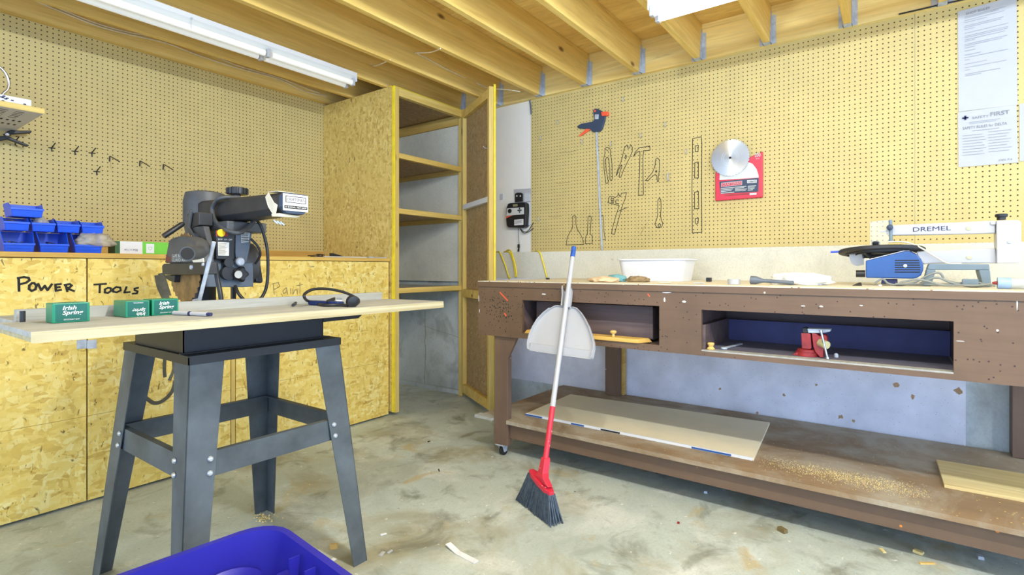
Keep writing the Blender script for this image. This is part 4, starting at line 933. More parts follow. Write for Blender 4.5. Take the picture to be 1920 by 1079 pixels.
# saw blade package and blade
px = XW; t = thing('blade_package', 'red packaging tray of a circular saw blade on the pegboard', 'package', (px-.01, .81, 1.50))
q = [PX(1341, 324, px-.02), PX(1430, 284, px-.02), PX(1430, 370, px-.02), PX(1341, 377, px-.02)]
m = MB(); m.prism(q, (.019, 0, 0)); m.build('tray', m_pink, t, bevel=.004)
def on(u, v, k=0): return PX(u, v, px-.0205-k)
zr = lambda X, Y: (1300+X/6.744, 240+Y/6.744)
def panel(pts, mat, nm, k=0):
    m = MB(); m.prism([on(*zr(*p), k) for p in pts], (-.0004, 0, 0)); return m.build(nm, mat, t)
arc = [(330, 660), (335, 560), (450, 480), (600, 430), (690, 430), (750, 455), (800, 520), (825, 600), (826, 630)]
panel(arc, m_label, 'grey_print', 0); panel([(330, 680), (826, 632), (820, 806), (345, 836)], m_clampblue, 'dark_print', .0005)
panel([(352, 695), (618, 668), (616, 722), (352, 750)], m_plw, 'name_frame', .001); panel([(358, 700), (612, 675), (610, 717), (358, 744)], m_pink, 'name_plate', .0015)
panel([(680, 662), (802, 656), (800, 694), (680, 700)], m_label, 'number_plate', .001)
P0, P1 = on(*zr(368, 735), .002), on(*zr(602, 711), .002); ex = (P1-P0).normalized()
text('lettering', 'CRAFTSMAN', m_plw, P0, ex, (0, 0, 1), (P1-P0).length, .016, t)
P0, P1 = on(*zr(690, 694), .002), on(*zr(792, 688), .002); text('lettering', '+38652', m_clampblue, P0, (P1-P0), (0, 0, 1), (P1-P0).length, .012, t, bold=.01)
P0, P1 = on(*zr(775, 370), .001), on(*zr(850, 362), .001); text('lettering', '200', m_plw, P0, (P1-P0), (0, 0, 1), (P1-P0).length, .022, t, bold=.02)
P0, P1 = on(*zr(788, 400), .001), on(*zr(834, 395), .001); text('lettering', 'TEETH', m_plw, P0, (P1-P0), (0, 0, 1), (P1-P0).length, .008, t)
m = MB()
for r, (x0, x1) in enumerate([(350, 520), (350, 500), (350, 480), (350, 515)]):
    m.stroke([on(*zr(x0, 768+r*20), .001), on(*zr(x1, 752+r*20), .001)], .004, (-1, 0, 0), .0006)
for r, (x0, x1) in enumerate([(530, 668), (530, 640), (530, 676), (530, 660)]):
    m.stroke([on(*zr(x0, 748+r*17), .001), on(*zr(x1, 738+r*17), .001)], .0035, (-1, 0, 0), .0006)
for r, (x0, x1) in enumerate([(692, 790), (692, 775), (692, 770), (692, 750)]):
    m.stroke([on(*zr(x0, 738+r*17), .001), on(*zr(x1, 732+r*17), .001)], .0035, (-1, 0, 0), .0006)
m.build('small_print', m_label, t)
m = MB(); m.prism([on(*zr(*p), .0005) for p in [(400, 862), (710, 842), (708, 826), (398, 846)]], (-.0002, 0, 0)); m.build('warning_strip', m_red, t)
panel([(712, 826), (800, 820), (798, 846), (712, 852)], m_label, 'corner_print', .0005)
c = PX(1369, 296, px-.028); t = thing('circular_saw_blade', 'round steel circular saw blade hung over its red package', 'saw blade', c)
R = .112; m = MB(); o = []; N = 40
for k in range(N):
    a = 2*pi*k/N; o += [c+V(0, -cos(a)*R*1.0, sin(a)*R), c+V(0, -cos(a+.10)*R*1.045, sin(a+.10)*R*1.045), c+V(0, -cos(a+.115)*R*.97, sin(a+.115)*R*.97)]
m.prism(o, (.002, 0, 0)); m.build('blade_plate', m_metaldisc, t)
m = MB(); 
for rr in (.052, .04): m.rings([[c+V(-.0006, k*cos(2*pi*q/40), k*sin(2*pi*q/40)) for q in range(40)] for k in (rr, rr-.0025)], cap=False)
m.build('etched_rings', m_galv, t)
m = MB(); m.cyl(c+V(-.0004, 0, 0), c+V(-.0009, 0, 0), .008, n=8); m.build('arbor_hole', m_ink, t)
m = MB(); m.lathe(c+V(.001, 0, 0), (-1, 0, 0), [(.003, .002), (.003, .012), (.005, .0125), (.004, .015)], 10); m.build('hanging_screw', m_steelb, t)
# papers
def sheet(nm, label, q, lines):
    q = [PX(u, v, XW-.002) for u, v in q]; t = thing('paper_sheet', label, 'paper', (q[2]+q[3])/2)
    m = MB(); n = 10; rs = []
    for i in range(n+1):
        f = i/n; a, b = q[0].lerp(q[3], f), q[1].lerp(q[2], f); w = .0012*sin(f*7)
        rs.append((a+V(-.0005-abs(w), 0, 0), b+V(-.0005-abs(w)*1.5, 0, 0)))
    for i in range(n): m.hull([rs[i][0], rs[i][1], rs[i+1][1], rs[i+1][0]], [p+V(.0004, 0, 0) for p in (rs[i][0], rs[i][1], rs[i+1][1], rs[i+1][0])])
    m.build('sheet', m_paper, t); m = MB()
    for f, x0, x1 in lines:
        a, b = q[0].lerp(q[3], f), q[1].lerp(q[2], f); m.stroke([a.lerp(b, x0), a.lerp(b, x1)], .0026, (-1, 0, 0), .0042)
    m.build('text_lines', m_label if False else paint('faded_print', (158, 160, 166), .9), t); return t, q
def at(q, fx, fy): a, b = q[0].lerp(q[3], fy), q[1].lerp(q[2], fy); return a.lerp(b, fx)+V(-.0045, 0, 0)
rl = [(.075, .12, .82), (.087, .12, .7), (.11, .12, .8), (.13, .12, .5), (.165, .12, .78), (.18, .12, .74), (.2, .12, .3), (.235, .12, .86), (.265, .12, .85), (.28, .12, .85), (.30, .12, .8), (.315, .12, .3), (.345, .12, .84), (.36, .12, .75), (.38, .12, .3), (.41, .12, .3), (.45, .12, .4), (.475, .12, .85), (.5, .12, .2), (.54, .12, .5), (.575, .12, .82), (.6, .12, .2), (.64, .12, .72), (.655, .12, .4)]
t, q = sheet('paper', 'tall white printed rules sheet high on the right pegboard', [(1796, 22), (1906, -8), (1908, 196), (1797, 210)], rl)
m_fade = paint('faded_heading', (130, 134, 142), .9)
text('lettering', 'SHOP RULES', m_fade, at(q, .14, .058), q[1]-q[0], (0, 0, 1), .09, .011, t)
t, q = sheet('paper', 'white safety sheet with dark cross, below the rules sheet', [(1796, 211), (1906, 196), (1909, 305), (1797, 314)], [(.21, .2, .72), (.235, .2, .65)]+[(.37, .25, .7)]+[(.44+i*.05, .08, .42+.03*(i % 3)) for i in range(8)]+[(.42+i*.05, .52, .9-.04*(i % 3)) for i in range(8)])
text('lettering', 'SAFETY', m_fade, at(q, .25, .16), q[1]-q[0], (0, 0, 1), .062, .012, t)
text('lettering', 'FIRST', m_fade, at(q, .56, .15), q[1]-q[0], (0, 0, 1), .07, .02, t, bold=.01)
text('lettering', 'SAFETY RULES for DELTA', m_fade, at(q, .08, .33), q[1]-q[0], (0, 0, 1), .165, .013, t)
text('lettering', 'DELTA', m_fade, at(q, .68, .95), q[1]-q[0], (0, 0, 1), .05, .008, t, shear=.3)
c = at(q, .13, .12); m = MB(); m.box(c.x-.0002, c.x, c.y-.012, c.y+.012, c.z-.004, c.z+.004); m.box(c.x-.0002, c.x, c.y-.004, c.y+.004, c.z-.011, c.z+.011); m.build('cross_mark', m_navy, t)
t, q = sheet('paper', 'white sheet cut off by the right edge of the picture', [(1911, 195), (2010, 182), (2012, 292), (1912, 303)], [(.1, .1, .8), (.14, .1, .7)])
# ------------------------------------------------------------------ wall beside the pegboard: controller, outlets, cords
ze = lambda X, Y: (930+X/5.68, 340+Y/5.68)
def PE(X, Y, x=RX): return PX(*ze(X, Y), x)
t = thing('irrigation_controller', 'black wall controller with dial and label above the yellow cords', 'controller', PE(200, 490, RX-.05))
m = MB(); m.prism([PE(*p, RX-.055) for p in [(108, 290), (125, 240), (150, 232), (290, 222), (318, 235), (322, 300), (312, 480), (290, 495), (130, 492), (112, 470), (105, 400)]], (.0545, 0, 0)); b = m.build('housing', m_black, t, bevel=.006)
def face(pts, mat, nm, k=0): m = MB(); m.prism([PE(*p, RX-.0555-k) for p in pts], (-.0006, 0, 0)); return m.build(nm, mat, t)
face([(118, 290), (298, 278), (300, 352), (200, 360), (110, 372)], m_label, 'face_plate'); face([(108, 376), (180, 364), (130, 385), (108, 396)], m_orange, 'accent_stripe')
face([(195, 412), (292, 402), (292, 466), (195, 472)], m_white, 'label')
face([(180, 248), (230, 244), (230, 268), (180, 272)], m_olive, 'display', 0)
m = MB(); c = PE(148, 318, RX-.0565); m.lathe(c, (-1, 0, 0), [(.018, 0), (.017, .006), (.012, .008), (0, .009)], 20); m.build('dial', m_black, t, smooth=40)
m = MB(); c = PE(252, 310, RX-.0565)
for a, b in ((0, 0), (.014, 0), (-.014, 0), (0, .014), (0, -.014)): m.cyl(c+V(0, a, b), c+V(-.003, a, b), .006, n=10)
m.build('buttons', m_black, t)
m = MB()
for r in range(4): m.stroke([PE(202, 424+r*9, RX-.0566), PE(282-10*(r % 2), 417+r*9, RX-.0566)], .002, (-1, 0, 0), .0003)
m.build('label_print', m_ink, t)
ol = MB(); ol.prism([PE(*p, RX-.006) for p in [(190, 88), (368, 76), (368, 222), (195, 228)]], (.0055, 0, 0))
t2 = thing('wall_outlet', 'white double outlet plate above the black wall controller', 'outlet', PE(270, 228, RX)); ol.build('cover_plate', m_plw, t2, bevel=.001)
for X0, X1 in ((202, 282), (298, 362)):
    m = MB(); m.prism([PE(*p, RX-.016) for p in [(X0, 135), (X0+20, 122), (X1-18, 122), (X1, 133), (X1, 215), (X0, 222)]], (.0095, 0, 0)); o = m.build('plug_adapter', m_black if X0 < 250 else m_grey, t2, bevel=.002)
    for k in (20, 58):
        m = MB(); c = PE(X0+k, 158, RX-.0163); m.cyl(c, c+V(-.001, 0, 0), .007, n=12); m.build('socket_face', m_label, o)
m = MB(); m.prism([PE(*p, RX-.012) for p in [(308, 235), (362, 232), (362, 470), (312, 476)]], (.0115, 0, 0)); m.build('wire_cover', m_grey, t2, bevel=.002)
m = MB(); m.prism([PE(*p, RX-.008) for p in [(42, 138), (74, 132), (74, 192), (42, 198)]], (.0075, 0, 0)); o = m.build('wall_switch', m_grey, bevel=.001); tag(o, 'small grey metal box on the white wall beside the cabinet door', 'switch')
m = MB(); m.tube([PE(235, 495, RX-.03), PE(238, 560, RX-.02), PE(244, 640, RX-.02), PE(246, 672, RX-.02)], .0025, 6, smooth=4); q = PE(246, 672, RX-.02); t3 = thing('hanging_lead', 'thin grey lead with black plug hanging below the wall controller', 'cord', PE(244, 760, RX-.02)); m.build('wire', m_sawl, t3)
m = MB(); m.hull([q+V(0, .008, 0), q+V(0, -.008, 0), q+V(0, -.010, -.03), q+V(0, .008, -.03)], [p+V(-.012, 0, 0) for p in (q+V(0, .008, 0), q+V(0, -.008, 0), q+V(0, -.010, -.03), q+V(0, .008, -.03))]); m.hull([q+V(0, .004, -.031), q+V(0, -.006, -.031), q+V(0, -.004, -.06), q+V(0, .012, -.06)], [p+V(-.01, 0, 0) for p in (q+V(0, .004, -.031), q+V(0, -.006, -.031), q+V(0, -.004, -.06), q+V(0, .012, -.06))]); m.build('plug', m_black, t3, bevel=.002)
m = MB()
for k in (0, 1): m.tube([PE(255, 500, RX-.03), PE(290, 535+k*14, RX-.03), PE(340, 530+k*12, RX-.03), PE(400, 440+k*60, RX-.0155)], .003, 6, smooth=5)
tag(m.build('black_cable', m_black, smooth=60), 'pair of black cables looping right from the wall controller', 'cord')
YZ = 1.206
def yloop(pts, label):
    m = MB()
    for p in pts: m.tube([PX(*ze(X, Y), x) if z is None else V(PX(*ze(X, Y), x).x, PX(*ze(X, Y), x).y, z) for X, Y, x, z in p], .0055, 8, smooth=5)
    tag(m.build('extension_cord', m_ycord, smooth=60), label, 'cord', 'yellow cords hung over the ledge')
yloop([[(0, 765, RX-.03, YZ+.006), (30, 762, LX+.01, YZ+.006), (50, 780, LX-.008, None), (95, 890, LX-.009, None), (140, 1030, LX-.01, None), (146, 1060, LX-.012, 1.012)]], 'single yellow cord strand nearest the open cabinet door')
yloop([[(85, 762, RX-.03, YZ+.006), (110, 758, LX+.01, YZ+.006), (150, 765, LX-.009, None), (185, 860, LX-.01, None), (203, 980, LX-.01, None), (205, 1060, LX-.012, 1.012)], [(110, 760, RX-.03, YZ+.017), (150, 750, LX+.01, YZ+.017), (175, 790, LX-.02, None), (205, 890, LX-.021, None), (218, 1000, LX-.02, None), (219, 1060, LX-.022, 1.012)]], 'doubled yellow cord between the door and the single strands')
yloop([[(420, 765, RX-.02, YZ+.006), (440, 752, LX+.01, YZ+.006), (470, 770, LX-.008, None), (505, 880, LX-.009, None), (535, 1000, LX-.01, None), (542, 1060, LX-.012, 1.012)]], 'yellow cord strand hanging below the pegboard corner')
m = MB(); p = [PX(u, v, RX-.015) for u, v in [(993, 176), (993, 186), (995, 200), (996, 214)]]; m.tube(p, .006, 8, smooth=4); m.box(RX-.03, RX-.001, p[1].y-.008, p[1].y+.02, p[1].z-.004, p[1].z+.004)
tag(m.build('wire_clip', m_sawl), 'dark grey wire stub clipped at the top corner of the pegboard', 'cord')

# ------------------------------------------------------------------ things on the bench
TZ_ = BZ+.0006
def round_rect(cx, cy, w, d, r, n=5):
    out = []
    for sx, sy, a0 in ((1, 1, 0), (-1, 1, pi/2), (-1, -1, pi), (1, -1, 3*pi/2)):
        for k in range(n+1):
            a = a0+pi/2*k/n; out.append((cx+sx*(w/2-r)+r*cos(a), cy+sy*(d/2-r)+r*sin(a)))
    return out
def tub(cx, cy, z, w, d, h, taper, r, th, rim, mat, t, nm, rot=0):
    cs, sn = cos(rot), sin(rot)
    def R(s, rr, zz, off=0):
        return [V(cx+cs*x-sn*y, cy+sn*x+cs*y, zz) for x, y in round_rect(0, 0, w*s+off, d*s+off, max(.004, rr))]
    s0 = 1-taper
    m = MB(); m.rings([R(s0, r*s0, z), R(1, r, z+h-rim*.6), R(1, r+rim*.5, z+h-rim*.6, rim*2), R(1, r+rim*.5, z+h, rim*2), R(1, r, z+h), R(1, r, z+h, -th*2), R(s0, r*s0, z+th, -th*2)])
    return m.build(nm, mat, t, smooth=40)
t = thing('plastic_tub', 'white plastic tub with a thick rim on the workbench', 'tub', (3.06, 1.13, TZ_))
tub(3.06, 1.165, TZ_, .26, .40, .128, .10, .05, .004, .012, m_tub, t, 'tub_body')
m = MB(); a, b = PX(1165, 525, 2.8), PX(1225, 522, 2.8)
zq = lambda X, Y: (1130+X/3.623, 470+Y/3.623)
def flat(nm, label, pts, x, dx, mat, cat):
    m = MB(); n = len(pts); m.hull([V(PX(*zq(*p), x).x, PX(*zq(*p), x).y, max(TZ_, PX(*zq(*p), x).z)) for p in pts], [V(x+dx, PX(*zq(*p), x).y, max(TZ_, PX(*zq(*p), x).z)-.0) for p in pts])
    o = m.build(nm, mat, bevel=.0015); return tag(o, label, cat)
crumple('folded_cloth', 'small cream and orange rag in front of the white tub', (2.62, 1.30, TZ_), (.06, .085, .018), paint('peach_rag', (232, 200, 160), .9, var=.2, scale=30), 11, 'rag')
crumple('folded_cloth', 'small teal paper scrap behind the cream rag', (2.74, 1.275, TZ_), (.05, .06, .024), paint('teal_scrap', (120, 178, 186), .8), 12, 'rag')
crumple('sponge_pad', 'brown abrasive pad leaning on the white tub front', (2.72, 1.14, TZ_), (.04, .06, .02), paint('brown_pad', (150, 128, 92), .9, var=.3, scale=60), 13, 'pad')
for X, n in ((425, 'tan paper scrap on bench right of the brown pad'), (655, 'pale flat scrap near the middle of the bench top')):
    p = PX(*zq(X, 210), 2.62); m = MB(); m.obox((2.62, p.y, TZ_+.003), (.06, .05, .004), (cos(.3), sin(.3), 0), (-sin(.3), cos(.3), 0)); tag(m.build('paper_scrap', m_tape if X < 500 else m_label), n, 'scrap')
p = PX(*zq(722, 184), 2.95); m = MB(); m.obox((2.95, p.y, TZ_+.012), (.03, .025, .022)); tag(m.build('black_clip', m_black, bevel=.003), 'tiny black clip standing at the back of the bench', 'clip')
p = PX(1027, 523, 2.9); m = MB(); m.obox((2.9, p.y, TZ_+.006), (.02, .02, .01)); tag(m.build('black_nut', m_black, bevel=.003), 'tiny black nut on the bench left of the broom handle', 'nut')
p = PX(1376, 527, 2.6); c = V(2.6, p.y, TZ_+.0005); m = MB(); m.rings([[c+V(r*cos(a), r*sin(a), h) for a in [2*pi*q/28 for q in range(28)]] for r, h in ((.016, 0), (.028, 0), (.028, .024), (.016, .024))], closed=True); tag(m.build('tape_roll', m_plw, smooth=40), 'white roll of tape lying on the workbench', 'tape')
a, b = PX(1416, 525, 2.60), PX(1488, 529, 2.60); a.z = TZ_+.020; b.z = TZ_+.011; t = thing('funnel', 'dark grey flared plastic nozzle lying on the bench', 'nozzle', (2.6, (a.y+b.y)/2, TZ_))
d = (b-a); L_ = d.length; m = MB(); m.lathe(a-d.normalized()*.02, d, [(.017, 0), (.0195, .002), (.0185, .025), (.010, .05), (.0085, .06), (.0085, L_+.02), (.007, L_+.021)], 20); m.build('nozzle_body', m_sawl, t, smooth=50)
rag = crumple('cotton_rag', 'white crumpled cotton rag on the bench beside the saw', (2.72, .365, TZ_), (.09, .125, .034), m_rag, 21, 'rag')
t = thing('clear_bottle', 'clear plastic tube with grey cap and red spout on bench', 'bottle', (2.62, -.30, TZ_))
a, b = PX(1870, 530, 2.62), PX(1935, 537, 2.62); a.z = TZ_+.021; b.z = TZ_+.02; d = (b-a).normalized()
m = MB(); m.cyl(a, a+d*.036, .021, n=20); m.build('cap', m_sblue if False else paint('pale_blue_cap', (150, 178, 214), .4), t, smooth=40)
m = MB(); m.cyl(a+d*.0365, b, .02, n=20); m.build('tube_body', m_bottle, t, smooth=40)
m = MB(); m.cyl(a-d*.0005, a-d*.014, .007, .004, n=10); m.build('spout', m_red, t); m = MB(); m.cyl(b+d*.0005, b+d*.012, .012, n=12); m.build('end_plug', m_orange, t)
# scroll saw
z7 = lambda X, Y: (1540+X/5.053, 380+Y/5.05)
t = thing('scroll_saw', 'white and blue scroll saw on the right end of the bench', 'saw', (2.88, -.1, TZ_))
def P7(p, x): return PX(*z7(*p), x)
def part7(nm, pts, x, d, mat, par=None, bevel=.004): m = MB(); m.prism([P7(p, x) for p in pts], (d, 0, 0)); return m.build(nm, mat, par or t, bevel=bevel)
part7('upper_arm', [(612, 228), (640, 216), (1650, 170), (1650, 292), (1060, 305), (680, 310), (612, 298)], 2.855, .045, m_plw)
part7('lower_arm', [(900, 466), (1060, 456), (1650, 430), (1662, 576), (1024, 578), (975, 588), (930, 560)], 2.86, .045, m_plw)
rh = part7('rear_housing', [(1660, 178), (1672, 170), (1866, 165), (1890, 180), (1895, 200), (1895, 540), (1882, 565), (1862, 574), (1664, 577)], 2.835, .08, m_plw, None, .006)
bl = part7('motor_housing', [(420, 550), (780, 462), (805, 456), (850, 462), (905, 490), (945, 535), (968, 590), (966, 640), (945, 690), (905, 715), (870, 722), (420, 714)], 2.80, .055, m_sblue, None, .005)
part7('housing_rim', [(418, 545), (780, 455), (830, 455), (905, 482), (905, 490), (850, 462), (805, 456), (780, 462), (420, 552)], 2.797, .06, m_plw, bl, 0)
for k in range(6): part7('vent_slot', [(697, 545+k*22), (925+min(k, 3)*4, 545+k*22), (925+min(k, 3)*4, 554+k*22), (697, 554+k*22)], 2.7992, -.0006, m_ink, bl, 0)
def screw(p, x, r, par, mat=m_galv): m = MB(); c = P7(p, x); m.lathe(c, (-1, 0, 0), [(r, .002), (r, .0), (r*.8, .003), (0, .004)], 14); m.build('screw', mat, par, smooth=40)
screw((795, 600), 2.7985, .007, bl); screw((1395, 245), 2.853, .008, t, m_copper); screw((1400, 520), 2.858, .008, t, m_copper); screw((1780, 375), 2.833, .006, rh, m_plw)
m = MB(); c = P7((415, 675), 2.83); m.cyl(c, c+V(0, .034, 0), .0155, n=18); m.build('motor_knob', m_black, t, smooth=40)
part7('motor_foot', [(572, 726), (722, 726), (722, 772), (565, 772)], 2.815, .05, m_navy, None, .003)
base = MB(); zf = TZ_
for poly in ([(1022, 580), (1590, 585), (1598, 640), (1085, 640), (1000, 632)], [(1000, 632), (1085, 640), (1040, 800), (960, 800)], [(1490, 640.5), (1598, 640.5), (1614, 800), (1535, 800)]):
    pts = [P7(p, 2.82) for p in poly]
    for p in pts: p.z = max(p.z, zf)
    base.prism(pts, (.12, 0, 0))
base.build('base_frame', m_sgrey, t, bevel=.003)
m = MB(); c = V(2.93, P7((560, 450), 2.93).y, P7((560, 452), 2.93).z); tl = V(0, -.10, -.0).normalized(); R_ = .163
ring_ = lambda r, h: [c+V(r*cos(a), r*sin(a)*1.0, h-.028*r*sin(a)-.095*r*cos(a)) for a in [2*pi*q/48 for q in range(48)]]
m.rings([ring_(R_-.006, -.014), ring_(R_, -.010), ring_(R_, .0), ring_(R_-.004, .004)]); tb = m.build('saw_table', m_sawd, t, smooth=40)
m = MB()
for r, hh in ((.05, -.013), (.09, -.013), (.13, -.013)): m.rings([ring_(r, -.0125), ring_(r+.006, -.0125), ring_(r+.006, -.02), ring_(r, -.02)], closed=True)
m.build('table_ribs', m_sawd, tb)
m = MB(); m.hull([c+V(-.02, -.12, -.0), c+V(.05, -.12, 0), c+V(.05, .03, 0), c+V(-.02, .03, 0)], [c+V(-.02, -.10, .016), c+V(.05, -.10, .016), c+V(.05, .02, .012), c+V(-.02, .02, .012)]); m.build('table_insert', m_tape, tb)
m = MB(); a, b = c+V(-.02, R_-.005, -.004), c+V(-.02, R_+.03, -.006); m.tube([a, b], .005, 10); m.build('angle_pointer', paint('bright_blue', (40, 80, 220), .4), tb)
m = MB(); c2_ = P7((515, 395), 2.86); m.lathe(c2_, (0, 0, 1), [(.010, -.01), (.016, -.004), (.017, .008), (.010, .014), (0, .015)], 16); m.build('lock_knob', m_black, t, smooth=40)
m = MB(); m.tube([P7((655, 165), 2.85), P7((660, 370), 2.85)], .0065, 10); m.build('blade_rod', m_sgrey, t, smooth=40)
m = MB(); q = P7((650, 236), 2.842); m.lathe(q, (-1, 0, 0), [(.012, 0), (.012, .01), (.008, .013), (0, .014)], 14); m.build('rod_knob', m_clampblue, t, smooth=40)
m = MB(); m.tube([P7((612, 270), 2.85), P7((555, 275), 2.85)], .004, 8); m.build('blade_clamp', m_grey, t)
part7('clear_guard', [(462, 182), (640, 165), (645, 395), (462, 405)], 2.848, .0015, m_vinyl, None, 0)
part7('clear_lower_guard', [(265, 490), (400, 490), (405, 590), (330, 605), (285, 580), (265, 530)], 2.93, .0015, m_white, None, 0)
m = MB(); m.tube([P7(p, 2.90) for p in [(395, 490), (402, 530)]], .004, 6); m.tube([P7(p, 2.88) for p in [(430, 485), (478, 525)]], .009, 8); m.build('trunnion', m_black, t)
m = MB(); q = P7((1705, 165), 2.875); m.lathe(q, (0, 0, 1), [(.014, 0), (.014, .010), (.019, .012), (.02, .022), (.017, .024), (0, .025)], 18); m.build('tension_knob', m_black, t, smooth=40)
part7('tension_lever', [(1600, 180), (1655, 172), (1658, 210), (1605, 212)], 2.845, .03, m_grey, None, .004)
m = MB(); m.tube([P7(p, 2.84) for p in [(640, 372), (780, 372), (880, 400), (980, 450), (1100, 525), (1200, 575), (1330, 580)]], .0032, 8, smooth=5); m.build('air_hose', m_tape, t, smooth=60)
P0 = P7((868, 277), 2.8548); P1 = P7((1228, 262), 2.8548); text('lettering', 'DREMEL', m_navy, P0, P1-P0, (0, 0, 1), (P1-P0).length, .0185, t, off=.001)
m = MB()
for f, pts in enumerate([[(500, 770), (580, 725), (640, 770), (760, 785), (900, 750), (990, 700), (1060, 670), (1120, 668), (1150, 700), (1170, 735), (1300, 765), (1500, 770), (1650, 790)],
        [(700, 785), (850, 792), (1000, 800), (1150, 805), (1290, 770), (1420, 745), (1560, 780), (1640, 792)], [(930, 770), (1040, 720), (1120, 715), (1230, 760), (1400, 800), (1560, 790)], [(740, 760), (900, 730), (1010, 745), (1140, 790), (1330, 800), (1480, 785), (1610, 770)]]):
    pp = []
    for X, Y in pts:
        q = P7((X, Y), 2.77-.018*f); q.z = max(q.z, TZ_+.0045+.004*(f % 2)); pp.append(q)
    m.tube(pp, .0042, 8, smooth=5)
m.build('power_cord', m_gcord, t, smooth=60)
q = P7((1410, 752), 2.745); m = MB(); m.obox((2.745, q.y, TZ_+.018), (.016, .05, .03)); m.build('cord_plug', m_sgrey, t, bevel=.004)
q = P7((345, 770), 2.72); m = MB(); m.hull([(2.7, q.y+.02, TZ_), (2.7, q.y-.015, TZ_), (2.74, q.y-.015, TZ_), (2.74, q.y+.02, TZ_)], [(2.71, q.y-.005, TZ_+.014), (2.71, q.y-.013, TZ_+.014), (2.73, q.y-.013, TZ_+.014), (2.73, q.y-.005, TZ_+.014)]); tag(m.build('black_wedge', m_black), 'little black wedge between the rag and the scroll saw', 'wedge')

# ------------------------------------------------------------------ in the bench bays: vise, knob, wrench
zv = lambda X, Y: (1480+X/11.99, 600+Y/11.99)
VX = BX+.05
def PV(p, x=VX): return PX(*zv(*p), x)
TB = O2[2]+.0065
t = thing('bench_vise', 'small worn red bench vise sitting in the right open bay', 'vise', (VX+.05, PV((450, 600)).y, TB))
def partv(nm, pts, x, d, mat, bevel=.002):
    m = MB(); pp = [PV(p, x) for p in pts]
    for p in pp: p.z = max(p.z, TB)
    m.prism(pp, (d, 0, 0)); return m.build(nm, mat, t, bevel=bevel)
m = MB(); cb = PV((410, 800), VX+.05); cb.z = TB; m.lathe(cb, (0, 0, 1), [(.044, 0), (.044, .016), (.038, .017), (.038, .026), (.03, .028)], 24); m.build('swivel_base', m_red, t, smooth=40)
partv('base_lug', [(80, 770), (220, 720), (220, 830), (80, 810)], VX+.02, .05, m_red)
partv('fixed_jaw_body', [(262, 300), (420, 300), (480, 330), (500, 640), (470, 670), (280, 650)], VX+.025, .05, m_red)
partv('jaw_plate', [(290, 190), (385, 185), (412, 300), (300, 296)], VX+.022, .055, m_sawd)
partv('anvil_top', [(400, 200), (930, 215), (920, 270), (800, 290), (560, 300), (420, 296)], VX+.025, .045, m_galv)
partv('sliding_jaw', [(500, 300), (600, 320), (680, 380), (760, 340), (830, 370), (850, 480), (760, 700), (760, 850), (690, 850), (580, 720), (540, 600)], VX+.018, .05, m_red)
m = MB(); c = PV((775, 545), VX+.015); m.cyl(c+V(.004, .012, .004), c+V(-.02, -.012, -.002), .0165, n=18); m.build('screw_head', m_copper, t, smooth=40)
m = MB(); a, b = PV((712, 258), VX-.012), PV((858, 915), VX-.012); b.z = max(b.z, TB+.006); m.tube([a, b], .0042, 10); m.lathe(a, (b-a), [(.004, -.005), (.0065, -.004), (.0065, .004), (.004, .005)], 10); m.lathe(b, (b-a), [(.004, -.005), (.0065, -.004), (.0065, .004), (.004, .005)], 10); m.build('handle_bar', m_chrome, t, smooth=40)
p = PX(1333, 657, BX+.03); c = V(BX+.03, p.y, TB+.0005); m = MB(); m.lathe(c, (0, 0, 1), [(.016, 0), (.017, .004), (.009, .012), (.015, .024), (.013, .03), (0, .031)], 18); tag(m.build('wooden_knob', m_knob, smooth=40), 'loose turned wooden knob in the corner of the right bay', 'knob')
m = MB(); a, b = PZ(1342, 650, TB+.005), PZ(1372, 637, TB+.005); a = V(BX+.07, .63, TB+.005); b = V(BX+.26, .60, TB+.005)
m.obox((a+b)/2, ((b-a).length, .014, .006), (b-a).normalized(), V(0, 0, 1).cross((b-a).normalized())); m.lathe(a+V(0, 0, -.004), (0, 0, 1), [(.014, 0), (.014, .008), (.007, .0081)], 14); tag(m.build('wrench', m_galv, bevel=.001), 'grey wrench lying at the left end of the right bay', 'wrench')
c = PX(1567, 658, BX+.1); m = MB(); m.lathe((BX+.12, c.y, TB), (0, 0, 1), [(.008, 0), (.008, .012), (.004, .016), (0, .0165)], 10); tag(m.build('small_bolt', m_galv), 'small shiny bolt right of the red vise', 'bolt')

# ------------------------------------------------------------------ on the lower shelf
q = [(2.56, 1.765), (3.12, 1.79), (3.20, .575), (2.56, .525)]
t = thing('panel_board', 'large cream panel board with torn blue edge tape on lower shelf', 'board', (2.85, 1.1, SZ))
m = MB(); m.hull([V(*p, SZ) for p in q], [V(*p, SZ+.013) for p in q]); m.build('panel', m_card, t, bevel=.001)
m = MB(); m.hull([(2.553, 1.765, SZ+.001), (2.5595, 1.765, SZ+.001), (2.5595, .53, SZ+.001), (2.553, .53, SZ+.001)], [(2.553, 1.765, SZ+.014), (2.562, 1.765, SZ+.014), (2.562, .53, SZ+.014), (2.553, .53, SZ+.014)]); m.build('edge_tape', m_white, t)
for a, b in ((1.765, 1.65), (1.46, 1.38), (.80, .62)): B(2.5515, 2.5528, b, a, SZ+.003, SZ+.011).build('blue_tape_strip', m_sblue, t)
m = MB(); m.box(2.5515, 2.5528, 1.17, 1.28, SZ+.003, SZ+.011); m.build('black_tape_strip', m_ink, t)
q = [(2.69, -.145), (3.02, -.135), (3.03, -.72), (2.70, -.72)]
m = MB(); m.hull([V(*p, SZ) for p in q], [V(*p, SZ+.013) for p in q]); tag(m.build('plywood_offcut', m_plyshelf, bevel=.001), 'pale plywood offcut at the right end of the lower shelf', 'board')
